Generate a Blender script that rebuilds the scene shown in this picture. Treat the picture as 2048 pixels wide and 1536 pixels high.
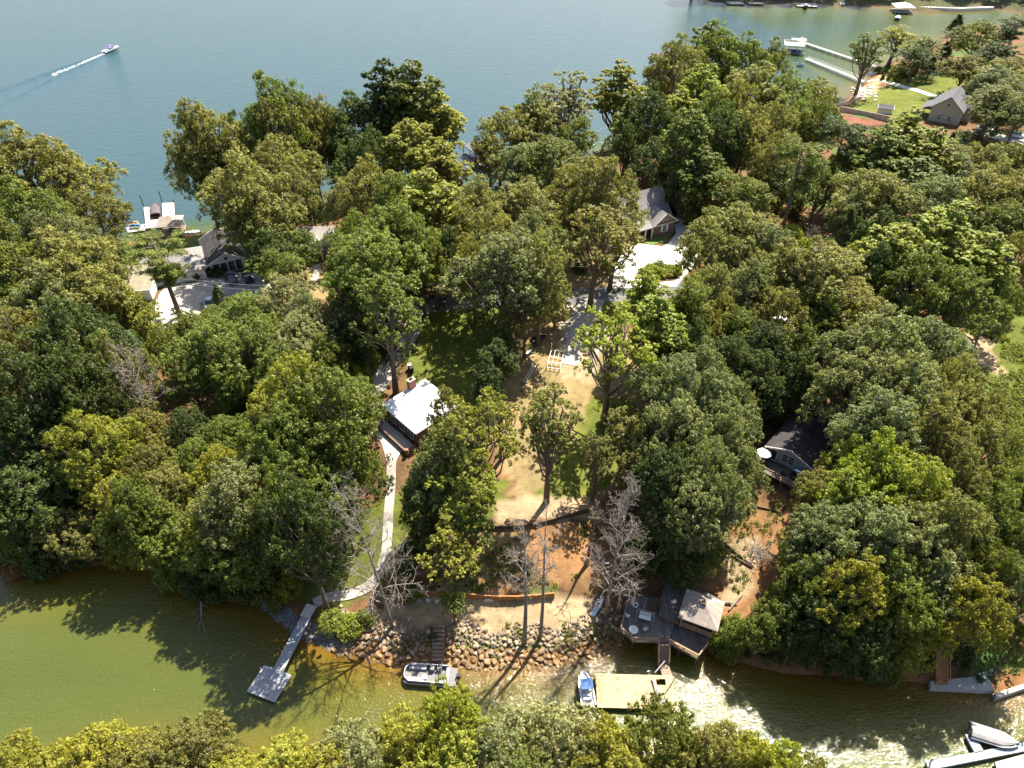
import bpy, math, random
import numpy as np
from mathutils import Vector, Matrix
from mathutils.geometry import delaunay_2d_cdt
random.seed(7); rng = np.random.default_rng(7)
R = math.radians
scene = bpy.context.scene
for o in list(bpy.data.objects): bpy.data.objects.remove(o)
col = scene.collection

# ------------------------------------------------------------------ camera
CAM_H, PITCH, FPX = 89.7, R(40.0), 1424.0          # metres over the lake, degrees down, focal length for a 2048 px wide frame
cam_d = bpy.data.cameras.new('camera'); cam_d.sensor_width = 36; cam_d.lens = 36*FPX/2048
cam_d.clip_start = 1; cam_d.clip_end = 20000
cam = bpy.data.objects.new('camera', cam_d); col.objects.link(cam)
cam.location = (0, 0, CAM_H); cam.rotation_euler = (math.pi/2 - PITCH, 0, 0)
scene.camera = cam
# ------------------------------------------------------------------ sky, sun, exposure
SUN_AZ, SUN_EL = R(33), R(56)
w = bpy.data.worlds.new('World'); scene.world = w; w.use_nodes = True
nt = w.node_tree
sky = nt.nodes.new('ShaderNodeTexSky'); sky.sky_type = 'NISHITA'; sky.sun_disc = False
sky.sun_elevation = SUN_EL; sky.sun_rotation = SUN_AZ; sky.air_density = 1.0; sky.dust_density = 1.5; sky.ozone_density = 1.0
bg = nt.nodes['Background']; bg.inputs['Strength'].default_value = 0.085
nt.links.new(sky.outputs[0], bg.inputs[0])
sun_d = bpy.data.lights.new('sun', 'SUN'); sun_d.energy = 5.0; sun_d.angle = R(0.53); sun_d.color = (1.0, 0.94, 0.82)
sun = bpy.data.objects.new('sun', sun_d); col.objects.link(sun)
sv = Vector((math.sin(SUN_AZ)*math.cos(SUN_EL), math.cos(SUN_AZ)*math.cos(SUN_EL), math.sin(SUN_EL)))
sun.rotation_euler = sv.to_track_quat('Z', 'Y').to_euler(); sun.location = (0, 0, 200)
vs = scene.view_settings; vs.view_transform = 'Standard'; vs.look = 'None'; vs.gamma = 1; vs.exposure = 1.65
vs.use_curve_mapping = False

cy_ = scene.cycles; cy_.max_bounces = 5; cy_.diffuse_bounces = 2; cy_.glossy_bounces = 2; cy_.transmission_bounces = 2; cy_.transparent_max_bounces = 4

# ------------------------------------------------------------------ pixel <-> place
CP, SP = math.cos(PITCH), math.sin(PITCH)
def ray(px, py):
    u, v = (px-1024)/FPX, (py-768)/FPX
    return u, CP - SP*v, SP + CP*v                 # right, forward, down
def P(px, py, z=0.0):
    u, f, d = ray(px, py); t = (CAM_H - z)/d
    return Vector((u*t, f*t, z))
def pxm(p): return FPX/(p[1]*CP + (CAM_H-p[2])*SP)    # photo pixels per metre at a place

# ------------------------------------------------------------------ materials
MATS = {}
def new_mat(name):
    m = bpy.data.materials.new(name); m.use_nodes = True; MATS[name] = m
    n = m.node_tree; return m, n, n.nodes['Principled BSDF']
def noise(n, scale, detail=4, rough=.6, coord='Object'):
    tc = n.nodes.new('ShaderNodeTexCoord'); t = n.nodes.new('ShaderNodeTexNoise')
    t.inputs['Scale'].default_value = scale; t.inputs['Detail'].default_value = detail; t.inputs['Roughness'].default_value = rough
    n.links.new(tc.outputs[coord], t.inputs['Vector']); return t
def ramp(n, src, stops):
    r = n.nodes.new('ShaderNodeValToRGB'); n.links.new(src, r.inputs[0]); e = r.color_ramp.elements
    while len(e) < len(stops): e.new(.5)
    for q, (p, c) in zip(e, stops): q.position = p; q.color = (*c, 1)
    return r
def mixc(n, fac, a, b, mode='MIX'):
    m = n.nodes.new('ShaderNodeMix'); m.data_type = 'RGBA'; m.blend_type = mode
    for s, v in ((m.inputs[0], fac), (m.inputs[6], a), (m.inputs[7], b)):
        if isinstance(v, (int, float)): s.default_value = v
        elif isinstance(v, tuple): s.default_value = (*v, 1)
        else: n.links.new(v, s)
    return m.outputs[2]
def mat(name, c, rough=.8, var=.25, scale=1.5, metal=0, spec=.3, bump=0, bscale=12, stain=None, coat=0, each=0):
    if name in MATS: return MATS[name]
    m, n, b = new_mat(name)
    t = noise(n, scale, 6, .65)
    lo = tuple(x*(1-var) for x in c); hi = tuple(min(1, x*(1+var)) for x in c)
    r = ramp(n, t.outputs[0], [(.3, lo), (.7, hi)]); out = r.outputs[0]
    if stain:
        t2 = noise(n, scale*.35, 5, .7); r2 = ramp(n, t2.outputs[0], [(.5, (0, 0, 0)), (.72, (1, 1, 1))])
        out = mixc(n, r2.outputs[0], out, stain)
    if each:       # every piece its own tone
        oi = n.nodes.new('ShaderNodeObjectInfo'); re_ = ramp(n, oi.outputs['Random'], [(0, (1-each,)*3), (.6, (1, .97, .93)), (1, (1+each, 1+each*.9, 1+each*.75))]); out = mixc(n, 1.0, out, re_.outputs[0], 'MULTIPLY')
    n.links.new(out, b.inputs['Base Color'])
    b.inputs['Roughness'].default_value = rough; b.inputs['Metallic'].default_value = metal
    b.inputs['Specular IOR Level'].default_value = spec; b.inputs['Coat Weight'].default_value = coat
    if bump:
        t3 = noise(n, bscale, 5, .7); bm = n.nodes.new('ShaderNodeBump'); bm.inputs['Strength'].default_value = bump; bm.inputs['Distance'].default_value = .05
        n.links.new(t3.outputs[0], bm.inputs['Height']); n.links.new(bm.outputs[0], b.inputs['Normal'])
    return m
def striped(name, c, period, axis='Y', dark=.35, rough=.8, var=.3, stain=None):
    """boards, shingle courses or siding too fine to build: fine relief lines every `period` metres"""
    if name in MATS: return MATS[name]
    m, n, b = new_mat(name)
    tc = n.nodes.new('ShaderNodeTexCoord'); sx = n.nodes.new('ShaderNodeSeparateXYZ'); n.links.new(tc.outputs['Object'], sx.inputs[0])
    mu = n.nodes.new('ShaderNodeMath'); mu.operation = 'MULTIPLY'; mu.inputs[1].default_value = 1/period; n.links.new(sx.outputs[axis], mu.inputs[0])
    fr = n.nodes.new('ShaderNodeMath'); fr.operation = 'FRACT'; n.links.new(mu.outputs[0], fr.inputs[0])
    fl = n.nodes.new('ShaderNodeMath'); fl.operation = 'FLOOR'; n.links.new(mu.outputs[0], fl.inputs[0])
    wn = n.nodes.new('ShaderNodeTexWhiteNoise'); wn.noise_dimensions = '1D'; n.links.new(fl.outputs[0], wn.inputs['W'])
    lo = tuple(x*(1-var) for x in c); hi = tuple(min(1, x*(1+var)) for x in c)
    br = ramp(n, wn.outputs[0], [(0, lo), (1, hi)])
    t = noise(n, 2.2, 6, .7); r = ramp(n, t.outputs[0], [(.3, (.72,)*3), (.7, (1.15,)*3)])
    o = mixc(n, 1.0, br.outputs[0], r.outputs[0], 'MULTIPLY')
    ln = ramp(n, fr.outputs[0], [(0, (dark,)*3), (.16, (1, 1, 1))])
    o = mixc(n, 1.0, o, ln.outputs[0], 'MULTIPLY')
    if stain:
        t2 = noise(n, .5, 5, .7); r2 = ramp(n, t2.outputs[0], [(.48, (0, 0, 0)), (.75, (1, 1, 1))]); o = mixc(n, r2.outputs[0], o, stain)
    n.links.new(o, b.inputs['Base Color']); b.inputs['Roughness'].default_value = rough; b.inputs['Specular IOR Level'].default_value = .25
    bm = n.nodes.new('ShaderNodeBump'); bm.inputs['Strength'].default_value = .5; bm.inputs['Distance'].default_value = .03
    n.links.new(ln.outputs[0], bm.inputs['Height']); n.links.new(bm.outputs[0], b.inputs['Normal'])
    return m
def glass_mat(name='glass', c=(.03, .045, .06)):
    if name in MATS: return MATS[name]
    m, n, b = new_mat(name); b.inputs['Base Color'].default_value = (*c, 1); b.inputs['Roughness'].default_value = .06
    b.inputs['Specular IOR Level'].default_value = .8; return m
def leaf_mat(name, trans=.42, rough=.5):
    m, n, b = new_mat(name)
    oi = n.nodes.new('ShaderNodeObjectInfo'); at = n.nodes.new('ShaderNodeAttribute'); at.attribute_name = 'tint'
    hs = n.nodes.new('ShaderNodeHueSaturation'); n.links.new(oi.outputs['Color'], hs.inputs['Color'])
    mr = n.nodes.new('ShaderNodeMapRange'); mr.inputs[3].default_value = .485; mr.inputs[4].default_value = .515; n.links.new(at.outputs['Fac'], mr.inputs[0]); n.links.new(mr.outputs[0], hs.inputs['Hue'])
    m2 = n.nodes.new('ShaderNodeMapRange'); m2.inputs[3].default_value = .5; m2.inputs[4].default_value = 1.6; n.links.new(at.outputs['Fac'], m2.inputs[0]); n.links.new(m2.outputs[0], hs.inputs['Value'])
    n.links.new(hs.outputs[0], b.inputs['Base Color']); b.inputs['Roughness'].default_value = rough; b.inputs['Specular IOR Level'].default_value = .28
    tr = n.nodes.new('ShaderNodeBsdfTranslucent')
    tc = mixc(n, 1.0, hs.outputs[0], (1.3, 1.35, .55), 'MULTIPLY'); n.links.new(tc, tr.inputs['Color'])
    ms = n.nodes.new('ShaderNodeMixShader'); ms.inputs[0].default_value = trans
    n.links.new(b.outputs[0], ms.inputs[1]); n.links.new(tr.outputs[0], ms.inputs[2])
    n.links.new(ms.outputs[0], n.nodes['Material Output'].inputs['Surface']); return m

# ------------------------------------------------------------------ mesh building
class MB:
    def __init__(s): s.v = []; s.f = []
    def add(s, vs, fs):
        o = len(s.v); s.v += [tuple(v) for v in vs]; s.f += [tuple(i+o for i in f) for f in fs]; return s
    def box(s, c, d, rz=0, tilt=0):
        x, y, z = d[0]/2, d[1]/2, d[2]/2; M = Matrix.Rotation(rz, 3, 'Z') @ Matrix.Rotation(tilt, 3, 'Y'); c = Vector(c)
        vs = [c + M @ Vector((a*x, b*y, e*z)) for e in (-1, 1) for b in (-1, 1) for a in (-1, 1)]
        return s.add(vs, [(0, 2, 3, 1), (4, 5, 7, 6), (0, 1, 5, 4), (2, 6, 7, 3), (0, 4, 6, 2), (1, 3, 7, 5)])
    def beam(s, a, b, w, h):
        """square bar from a to b"""
        a, b = Vector(a), Vector(b); d = (b-a)
        if d.length < 1e-5: return s
        d.normalize(); up = Vector((0, 0, 1)) if abs(d.z) < .95 else Vector((0, 1, 0))
        r = d.cross(up).normalized(); u = r.cross(d)
        vs = [p + r*(i*w/2) + u*(j*h/2) for p in (a, b) for i, j in ((-1, -1), (1, -1), (1, 1), (-1, 1))]
        return s.add(vs, [(3, 2, 1, 0), (4, 5, 6, 7), (0, 1, 5, 4), (1, 2, 6, 5), (2, 3, 7, 6), (3, 0, 4, 7)])
    def tube(s, pts, rad, n=6):
        pts = [Vector(p) for p in pts]; k = len(pts); o = len(s.v)
        if not hasattr(rad, '__len__'): rad = [rad]*k
        for i, p in enumerate(pts):
            d = (pts[min(i+1, k-1)] - pts[max(i-1, 0)]).normalized()
            a = Vector((1, 0, 0)) if abs(d.x) < .8 else Vector((0, 1, 0)); r = d.cross(a).normalized(); u = d.cross(r)
            s.v += [tuple(p + (r*math.cos(t) + u*math.sin(t))*rad[i]) for t in (2*math.pi*j/n for j in range(n))]
        for i in range(k-1):
            for j in range(n):
                a, b = o+i*n+j, o+i*n+(j+1) % n; s.f.append((a, b, b+n, a+n))
        s.f.append(tuple(o+j for j in range(n))[::-1]); s.f.append(tuple(o+(k-1)*n+j for j in range(n))); return s
    def disc(s, c, r, h, n=20):
        c = Vector(c); return s.tube([c, c+Vector((0, 0, h))], r, n)
    def prism(s, poly, z0, z1):
        k = len(poly); lo = [(p[0], p[1], z0 if not callable(z0) else z0(p)) for p in poly]; hi = [(p[0], p[1], z1 if not callable(z1) else z1(p)) for p in poly]
        ar = sum(poly[i][0]*poly[(i+1) % k][1]-poly[(i+1) % k][0]*poly[i][1] for i in range(k))
        idx = list(range(k)); 
        if ar < 0: idx = idx[::-1]
        fs = [tuple(idx[::-1]), tuple(k+i for i in idx)]
        for q in range(k):
            a, b = idx[q], idx[(q+1) % k]; fs.append((a, b, b+k, a+k))
        return s.add(lo+hi, fs)
    def torus(s, c, R0, r, n=20, m=8):
        o = len(s.v); c = Vector(c)
        for i in range(n):
            a = 2*math.pi*i/n
            for j in range(m):
                b = 2*math.pi*j/m; q = R0+r*math.cos(b); s.v.append((c.x+q*math.cos(a), c.y+q*math.sin(a), c.z+r*math.sin(b)))
        for i in range(n):
            for j in range(m):
                s.f.append((o+i*m+j, o+((i+1) % n)*m+j, o+((i+1) % n)*m+(j+1) % m, o+i*m+(j+1) % m))
        return s
    def loft(s, rings, cap=True):
        o = len(s.v); n = len(rings[0])
        for r in rings: s.v += [tuple(p) for p in r]
        for i in range(len(rings)-1):
            for j in range(n):
                a, b = o+i*n+j, o+i*n+(j+1) % n; s.f.append((a, b, b+n, a+n))
        if cap: s.f.append(tuple(o+j for j in range(n))[::-1]); s.f.append(tuple(o+(len(rings)-1)*n+j for j in range(n)))
        return s
    def build(s, name, m, parent=None, smooth=False, off=None, bevel=0):
        me = bpy.data.meshes.new(name)
        v = s.v if off is None else [(a-off[0], b-off[1], c-off[2]) for a, b, c in s.v]
        me.from_pydata(v, [], s.f); me.update()
        return link(name, me, m, parent, smooth, bevel)
def link(name, me, m, parent=None, smooth=False, bevel=0):
    if m is not None and not me.materials: me.materials.append(m if not isinstance(m, str) else MATS[m])
    if smooth: me.polygons.foreach_set('use_smooth', [True]*len(me.polygons))
    o = bpy.data.objects.new(name, me); col.objects.link(o)
    if parent: o.parent = parent
    if bevel:
        b = o.modifiers.new('bevel', 'BEVEL'); b.width = bevel; b.segments = 2; b.limit_method = 'ANGLE'
    return o
def fast_mesh(name, V, Q, m, tint=None):
    me = bpy.data.meshes.new(name); V = np.asarray(V, np.float32); Q = np.asarray(Q, np.int32); k = Q.shape[1]
    me.vertices.add(len(V)); me.vertices.foreach_set('co', V.ravel())
    me.loops.add(Q.size); me.loops.foreach_set('vertex_index', Q.ravel())
    me.polygons.add(len(Q)); me.polygons.foreach_set('loop_start', np.arange(0, Q.size, k, dtype=np.int32))
    if tint is not None:
        a = me.attributes.new('tint', 'FLOAT', 'POINT'); a.data.foreach_set('value', np.asarray(tint, np.float32))
    if m is not None: me.materials.append(m if not isinstance(m, str) else MATS[m])
    me.update(calc_edges=True); return me
def tag(o, label=None, cat=None, group=None, kind=None):
    if label: o['label'] = label
    if cat: o['category'] = cat
    if group: o['group'] = group
    if kind: o['kind'] = kind
    return o
def thing(name, label, cat, loc, rz=0, group=None):
    o = bpy.data.objects.new(name, None); col.objects.link(o); o.location = loc; o.rotation_euler = (0, 0, rz); o.empty_display_size = .5
    return tag(o, label, cat, group)
def copy_tree(o, parent=None):
    c = o.copy(); col.objects.link(c); c.parent = parent
    for ch in list(o.children): copy_tree(ch, c)
    return c
# ------------------------------------------------------------------ the lie of the land
front = [(-500,1110),(-150,1140),(0,1150),(100,1140),(200,1128),(290,1135),(350,1165),(420,1192),(520,1212),(560,1243),(620,1275),(690,1300),(780,1312),(850,1318),(920,1322),(1000,1330),(1100,1325),(1180,1305),(1250,1272),(1330,1262),(1400,1285),(1445,1322),(1480,1325),(1560,1345),(1640,1352),(1750,1368),(1830,1362),(1880,1372),(1960,1386),(2048,1372),(2200,1360)]
back = [(2300,60),(2048,62),(1980,52),(1900,78),(1830,112),(1775,132),(1750,150),(1725,178),(1690,205),(1650,222),(1600,222),(1500,235),(1400,250),(1300,275),(1220,298),(1150,322),(1080,348),(1010,376),(955,388),(880,392),(800,392),(700,400),(640,408),(560,440),(480,456),(440,464),(390,470),(300,482),(200,488),(100,490),(0,492),(-400,500)]
W2 = lambda L: [tuple(P(x, y, 0)[:2]) for x, y in L]
main = W2(front) + [(420, 70), (900, 120), (900, 420)] + W2(back) + [(-700, 190), (-900, 160), (-700, 70)]
far = W2([(1375,-6),(1430,4),(1500,10),(1600,6),(1690,12),(1760,14),(1800,22),(1850,24),(1990,16),(2048,26),(2300,44)]) + [(700, 380), (1500, 420), (1500, 1500), (300, 1500), (150, 640)]
near = [(-400, 12), (-120, 22), (-70, 28), (-45, 33), (-25, 34), (-10, 35), (5, 35.5), (18, 33), (30, 28), (42, 22), (60, 8), (90, -10), (90, -200), (-400, -200)]
LANDS = [np.array(main), np.array(far), np.array(near)]
def inside(poly, X, Y):
    c = np.zeros(X.shape, bool); n = len(poly)
    for i in range(n):
        x1, y1 = poly[i]; x2, y2 = poly[(i+1) % n]
        m = (y1 > Y) != (y2 > Y)
        with np.errstate(divide='ignore', invalid='ignore'): c ^= m & (X < (x2-x1)*(Y-y1)/(y2-y1)+x1)
    return c
def sdist(X, Y):
    d = np.full(X.shape, 1e9); ins = np.zeros(X.shape, bool)
    for L in LANDS:
        ins |= inside(L, X, Y)
        for i in range(len(L)):
            a, b = L[i], L[(i+1) % len(L)]; e = b-a
            t = np.clip(((X-a[0])*e[0]+(Y-a[1])*e[1])/(e@e), 0, 1)
            d = np.minimum(d, np.hypot(X-a[0]-t*e[0], Y-a[1]-t*e[1]))
    return np.where(ins, d, -d)
def vnoise(X, Y, s, seed):
    r = np.random.default_rng(seed).random((64, 64)); x, y = X/s, Y/s
    xi, yi = np.floor(x).astype(int), np.floor(y).astype(int); fx, fy = x-xi, y-yi
    fx, fy = fx*fx*(3-2*fx), fy*fy*(3-2*fy); g = lambda a, b: r[a % 64, b % 64]
    return (g(xi, yi)*(1-fx)+g(xi+1, yi)*fx)*(1-fy)+(g(xi, yi+1)*(1-fx)+g(xi+1, yi+1)*fx)*fy*1.0 - .5
def fbm(X, Y, s, seed): return vnoise(X, Y, s, seed)+.5*vnoise(X, Y, s*.47, seed+1)+.25*vnoise(X, Y, s*.21, seed+2)
xs = np.concatenate([[-3000, -1500, -800, -500, -400], np.arange(-330, -110, 2.5), np.arange(-110, 110, 1.0), np.arange(110, 335, 2.5), [400, 500, 800, 1500, 3000]])
ys = np.concatenate([[-600, -200, -80], np.arange(-40, 24, 4), np.arange(24, 160, 1.0), np.arange(160, 300, 2.0), np.arange(300, 470, 3.0), [480, 520, 600, 800, 1200, 2000, 5000]])
GX, GY = np.meshgrid(xs, ys)
wob = fbm(GX, GY, 9, 3)*1.3
D = sdist(GX, GY) + np.where(np.hypot(GX, GY-50) < 400, wob*.6, 0)
prof_gen = np.interp(D, [0, 2.2, 6, 20, 45, 80, 150], [0, .8, 1.5, 4.6, 8.2, 10.5, 12])
prof_ter = np.interp(D, [0, 4.6, 7.8, 8.7, 17.8, 18.8, 40, 70, 150], [0, 1.9, 2.2, 3.4, 5.2, 6.0, 8.3, 10.2, 12])
wc = np.clip((GX+23)/5, 0, 1)*np.clip((14-GX)/5, 0, 1)*(GY < 105)*(GY > 40)
land = prof_gen*(1-wc)+prof_ter*wc + np.clip(D/15, 0, 1)*fbm(GX, GY, 14, 11)*.5
GZ = np.where(D > 0, land, -np.minimum(-D*.22, 5))
# the lawn terrace and beach of the far side are flatter
def sample(A, x, y):
    i = int(np.clip(np.searchsorted(xs, x)-1, 0, len(xs)-2)); j = int(np.clip(np.searchsorted(ys, y)-1, 0, len(ys)-2))
    fx, fy = (x-xs[i])/(xs[i+1]-xs[i]), (y-ys[j])/(ys[j+1]-ys[j])
    return (A[j, i]*(1-fx)+A[j, i+1]*fx)*(1-fy)+(A[j+1, i]*(1-fx)+A[j+1, i+1]*fx)*fy
def h(x, y): return float(sample(GZ, x, y))
def sd(x, y): return float(sample(D, x, y))
def G(px, py, dz=0.0):
    """the ground (or a height dz above it) seen at a photo pixel"""
    z = 5+dz; u, f, d = ray(px, py)
    for _ in range(40):
        t = (CAM_H-z)/d; zn = max(h(u*t, f*t), 0)+dz; z += (zn-z)*.6
    t = (CAM_H-z)/d; return Vector((u*t, f*t, z))
def Gxy(L): return [tuple(G(x, y)[:2]) for x, y in L]
# level building pads
def pad(px, py, rad, z=None):
    c = G(px, py); z = c.z if z is None else z
    k = np.clip((rad+5-np.hypot(GX-c.x, GY-c.y))/5, 0, 1); k = k*k*(3-2*k)*(D > 1.0)
    GZ[:] = GZ*(1-k)+z*k
for a in ((815,840,8),(1245,470,13),(440,540,10),(330,560,9),(270,600,9),(630,520,7),(1570,900,8),(1900,240,12),(470,580,9),(1310,540,10)): pad(*a)

# ------------------------------------------------------------------ what covers the ground
GROUND = dict(litter=(.155,.088,.048), lawn=(.115,.135,.026), straw=(.245,.185,.095), dirt=(.26,.14,.068), sand=(.37,.275,.175), mulch=(.12,.05,.03), gravel=(.31,.28,.24), bank=(.27,.135,.06), rough=(.075,.115,.03), redm=(.20,.075,.055))
zones = [('straw', [(880,610),(1140,600),(1290,680),(1290,920),(1200,1010),(1040,1030),(980,880),(1000,700)]),
 ('lawn', [(845,650),(900,615),(1010,620),(1010,700),(1000,800),(900,830),(800,790),(815,715)]),
 ('lawn', [(1180,790),(1260,790),(1240,960),(1150,1000),(1060,1000),(1120,900)]),
 ('lawn', [(930,960),(1000,950),(1010,1020),(930,1050),(810,1080),(800,1040)]),
 ('sand', [(975,1005),(1100,985),(1190,1000),(1190,1046),(980,1052)]),
 ('dirt', [(820,1070),(1020,1058),(1200,1052),(1260,1160),(1110,1192),(830,1186)]),
 ('straw', [(840,1090),(960,1062),(1060,1070),(1000,1160),(850,1182)]),
 ('sand', [(740,1235),(800,1196),(1110,1204),(1180,1195),(1215,1260),(1100,1275),(760,1270)]),
 ('lawn', [(545,1135),(600,1100),(690,1080),(760,1000),(812,990),(806,1110),(780,1140),(700,1215),(560,1218)]),
 ('dirt', [(1330,1110),(1420,1020),(1500,990),(1580,1010),(1660,1080),(1610,1160),(1560,1240),(1470,1260),(1400,1190)]),
 ('sand', [(1440,1100),(1500,1070),(1540,1120),(1500,1200),(1440,1210)]),
 ('lawn', [(340,470),(490,462),(500,520),(420,545),(350,520)]), ('lawn', [(215,520),(280,520),(270,570),(215,560)]),
 ('straw', [(600,530),(690,520),(680,600),(600,590)]), ('straw', [(880,510),(965,500),(960,590),(870,600)]),
 ('gravel', [(1130,600),(1250,598),(1215,700),(1185,760),(1120,700)]), ('sand', [(1150,690),(1200,690),(1190,770),(1130,760)]),
 ('straw', [(1130,500),(1230,500),(1235,575),(1130,575)]), ('lawn', [(1190,600),(1380,596),(1390,640),(1180,650)]),
 ('lawn', [(1690,216),(1745,180),(1800,172),(1870,200),(1850,245),(1790,240)]), ('sand', [(1672,212),(1700,190),(1735,150),(1782,146),(1760,168),(1740,196)]),
 ('lawn', [(1985,290),(2060,262),(2080,330),(1980,330)]), ('redm', [(1682,230),(1790,252),(1785,259),(1688,240)]), ('lawn', [(1750,160),(1860,150),(1990,100),(2000,140),(1880,190)]),
 ('lawn', [(1920,640),(2120,560),(2150,1100),(2000,1060),(1985,800)]), ('sand', [(1925,690),(1960,670),(2002,690),(2000,760),(1960,730)]),
 ('sand', [(468,810),(500,795),(535,805),(530,850),(480,856)]), ('rough', [(560,760),(760,640),(770,780),(650,790)]), ('straw', [(640,690),(700,700),(690,780),(620,770)]),
 ('lawn', [(1270,490),(1340,490),(1345,460),(1330,440),(1300,470)]), ('straw', [(1500,600),(1700,600),(1700,680),(1500,680)]), ('lawn', [(660,640),(720,650),(720,700),(650,700)]),
 ('dirt', [(400,690),(560,680),(560,720),(400,730)]), ('sand', [(1270,640),(1380,640),(1380,700),(1280,710)]), ('dirt', [(1540,700),(1680,690),(1680,770),(1560,800)])]
colr = np.empty(GX.shape+(3,)); colr[:] = GROUND['litter']
fz = fbm(GX, GY, 11, 21)[..., None]
colr = np.where(fz > .25, np.array(GROUND['rough']), colr)
jx, jy = GX+fbm(GX, GY, 5, 31)*2.2, GY+fbm(GX, GY, 5, 41)*2.2
for zn, L in zones: colr[inside(np.array(Gxy(L)), jx, jy)] = GROUND[zn]
colr[(D > -40) & (D < 1.6)] = GROUND['bank']
fl = inside(LANDS[1], GX, GY) | (GY > 360); colr[fl & (D > -5)] = (.07, .075, .035); colr[fl & (D > -5) & (D < 3)] = (.11, .085, .06)
colr[D <= -1] = (.16, .12, .05)
V = np.stack([GX, GY, GZ], -1).reshape(-1, 3); nx, ny = len(xs), len(ys)
ii = (np.arange(ny-1)[:, None]*nx+np.arange(nx-1)[None, :]).ravel(); Q = np.stack([ii, ii+1, ii+nx+1, ii+nx], 1)
m, n, b = new_mat('ground')
at = n.nodes.new('ShaderNodeAttribute'); at.attribute_name = 'cover'
t1 = noise(n, .9, 8, .7); r1 = ramp(n, t1.outputs[0], [(.28, (.5, .52, .5)), (.72, (1.45, 1.4, 1.35))]); o = mixc(n, 1.0, at.outputs['Color'], r1.outputs[0], 'MULTIPLY')
t2 = noise(n, .13, 6, .65); r2 = ramp(n, t2.outputs[0], [(.35, (.75, .8, .75)), (.65, (1.2, 1.12, 1.05))]); o = mixc(n, 1.0, o, r2.outputs[0], 'MULTIPLY')
t5 = noise(n, .45, 7, .75); r5 = ramp(n, t5.outputs[0], [(.5, (0, 0, 0)), (.66, (.75, .75, .75))]); o = mixc(n, r5.outputs[0], o, mixc(n, .65, o, (.09, .07, .035)))
t4 = noise(n, 3.5, 5, .8); r4 = ramp(n, t4.outputs[0], [(.62, (0, 0, 0)), (.72, (1, 1, 1))]); o = mixc(n, r4.outputs[0], o, mixc(n, .6, o, (.05, .06, .02)))
n.links.new(o, b.inputs['Base Color']); b.inputs['Roughness'].default_value = .95; b.inputs['Specular IOR Level'].default_value = .1
t3 = noise(n, 4, 8, .75); bm = n.nodes.new('ShaderNodeBump'); bm.inputs['Strength'].default_value = .9; bm.inputs['Distance'].default_value = .2; n.links.new(t3.outputs[0], bm.inputs['Height']); n.links.new(bm.outputs[0], b.inputs['Normal'])
me = fast_mesh('ground', V, Q, m); ca = me.attributes.new('cover', 'FLOAT_COLOR', 'POINT')
ca.data.foreach_set('color', np.concatenate([colr.reshape(-1, 3), np.ones((V.shape[0], 1))], 1).astype(np.float32).ravel())
ground = link('ground', me, None, smooth=True); tag(ground, kind='structure')

# ------------------------------------------------------------------ water
m, n, b = new_mat('water')
at = n.nodes.new('ShaderNodeAttribute'); at.attribute_name = 'shore'
tn = noise(n, .11, 4, .6); ad = n.nodes.new('ShaderNodeMath'); ad.operation = 'MULTIPLY_ADD'; ad.inputs[1].default_value = 5; n.links.new(tn.outputs[0], ad.inputs[0]); sb = n.nodes.new('ShaderNodeMath'); sb.operation = 'SUBTRACT'; sb.inputs[1].default_value = 2.5; n.links.new(at.outputs['Fac'], sb.inputs[0]); n.links.new(sb.outputs[0], ad.inputs[2])
mr = n.nodes.new('ShaderNodeMapRange'); mr.inputs[1].default_value = 0; mr.inputs[2].default_value = 100; n.links.new(ad.outputs[0], mr.inputs[0])
cr = ramp(n, mr.outputs[0], [(.0, (.12, .058, .009)), (.02, (.105, .070, .009)), (.05, (.084, .078, .012)), (.10, (.062, .072, .015)), (.33, (.034, .055, .013)), (.7, (.025, .054, .059))])
n.links.new(cr.outputs[0], b.inputs['Base Color']); b.inputs['Roughness'].default_value = .075; b.inputs['IOR'].default_value = 1.333; b.inputs['Specular IOR Level'].default_value = .55
def wave(sc, stretch, rot):
    tc = n.nodes.new('ShaderNodeTexCoord'); mp = n.nodes.new('ShaderNodeMapping'); mp.inputs['Rotation'].default_value = (0, 0, R(rot)); mp.inputs['Scale'].default_value = (sc, sc*stretch, sc)
    n.links.new(tc.outputs['Object'], mp.inputs[0]); t = n.nodes.new('ShaderNodeTexNoise'); t.inputs['Scale'].default_value = 1; t.inputs['Detail'].default_value = 3; n.links.new(mp.outputs[0], t.inputs['Vector']); return t.outputs[0]
def bump(src, dist, prev=None):
    q = n.nodes.new('ShaderNodeBump'); q.inputs['Strength'].default_value = 1; q.inputs['Distance'].default_value = dist; n.links.new(src, q.inputs['Height'])
    if prev: n.links.new(prev, q.inputs['Normal'])
    return q.outputs[0]
b0 = bump(wave(.16, 2.6, 8), .16); b1 = bump(wave(.5, 2.2, 20), .06, b0); b2 = bump(wave(2.0, 1.5, -14), .11, b1); b3 = bump(wave(5.0, 1.3, 30), .04, b2)
n.links.new(b3, b.inputs['Normal'])
wv = V.copy(); wv[:, 2] = 0; keep = (D.ravel()[Q] < 3.0).any(1)
me = fast_mesh('lake_water', wv, Q[keep], m); a = me.attributes.new('shore', 'FLOAT', 'POINT'); a.data.foreach_set('value', (np.maximum(-D, 0)*(1+5*np.clip((GY-130)/30, 0, 1)*np.clip((125-GX)/50, 0, 1))).ravel().astype(np.float32))
water = link('lake_water', me, None, smooth=True); tag(water, kind='structure')

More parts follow.
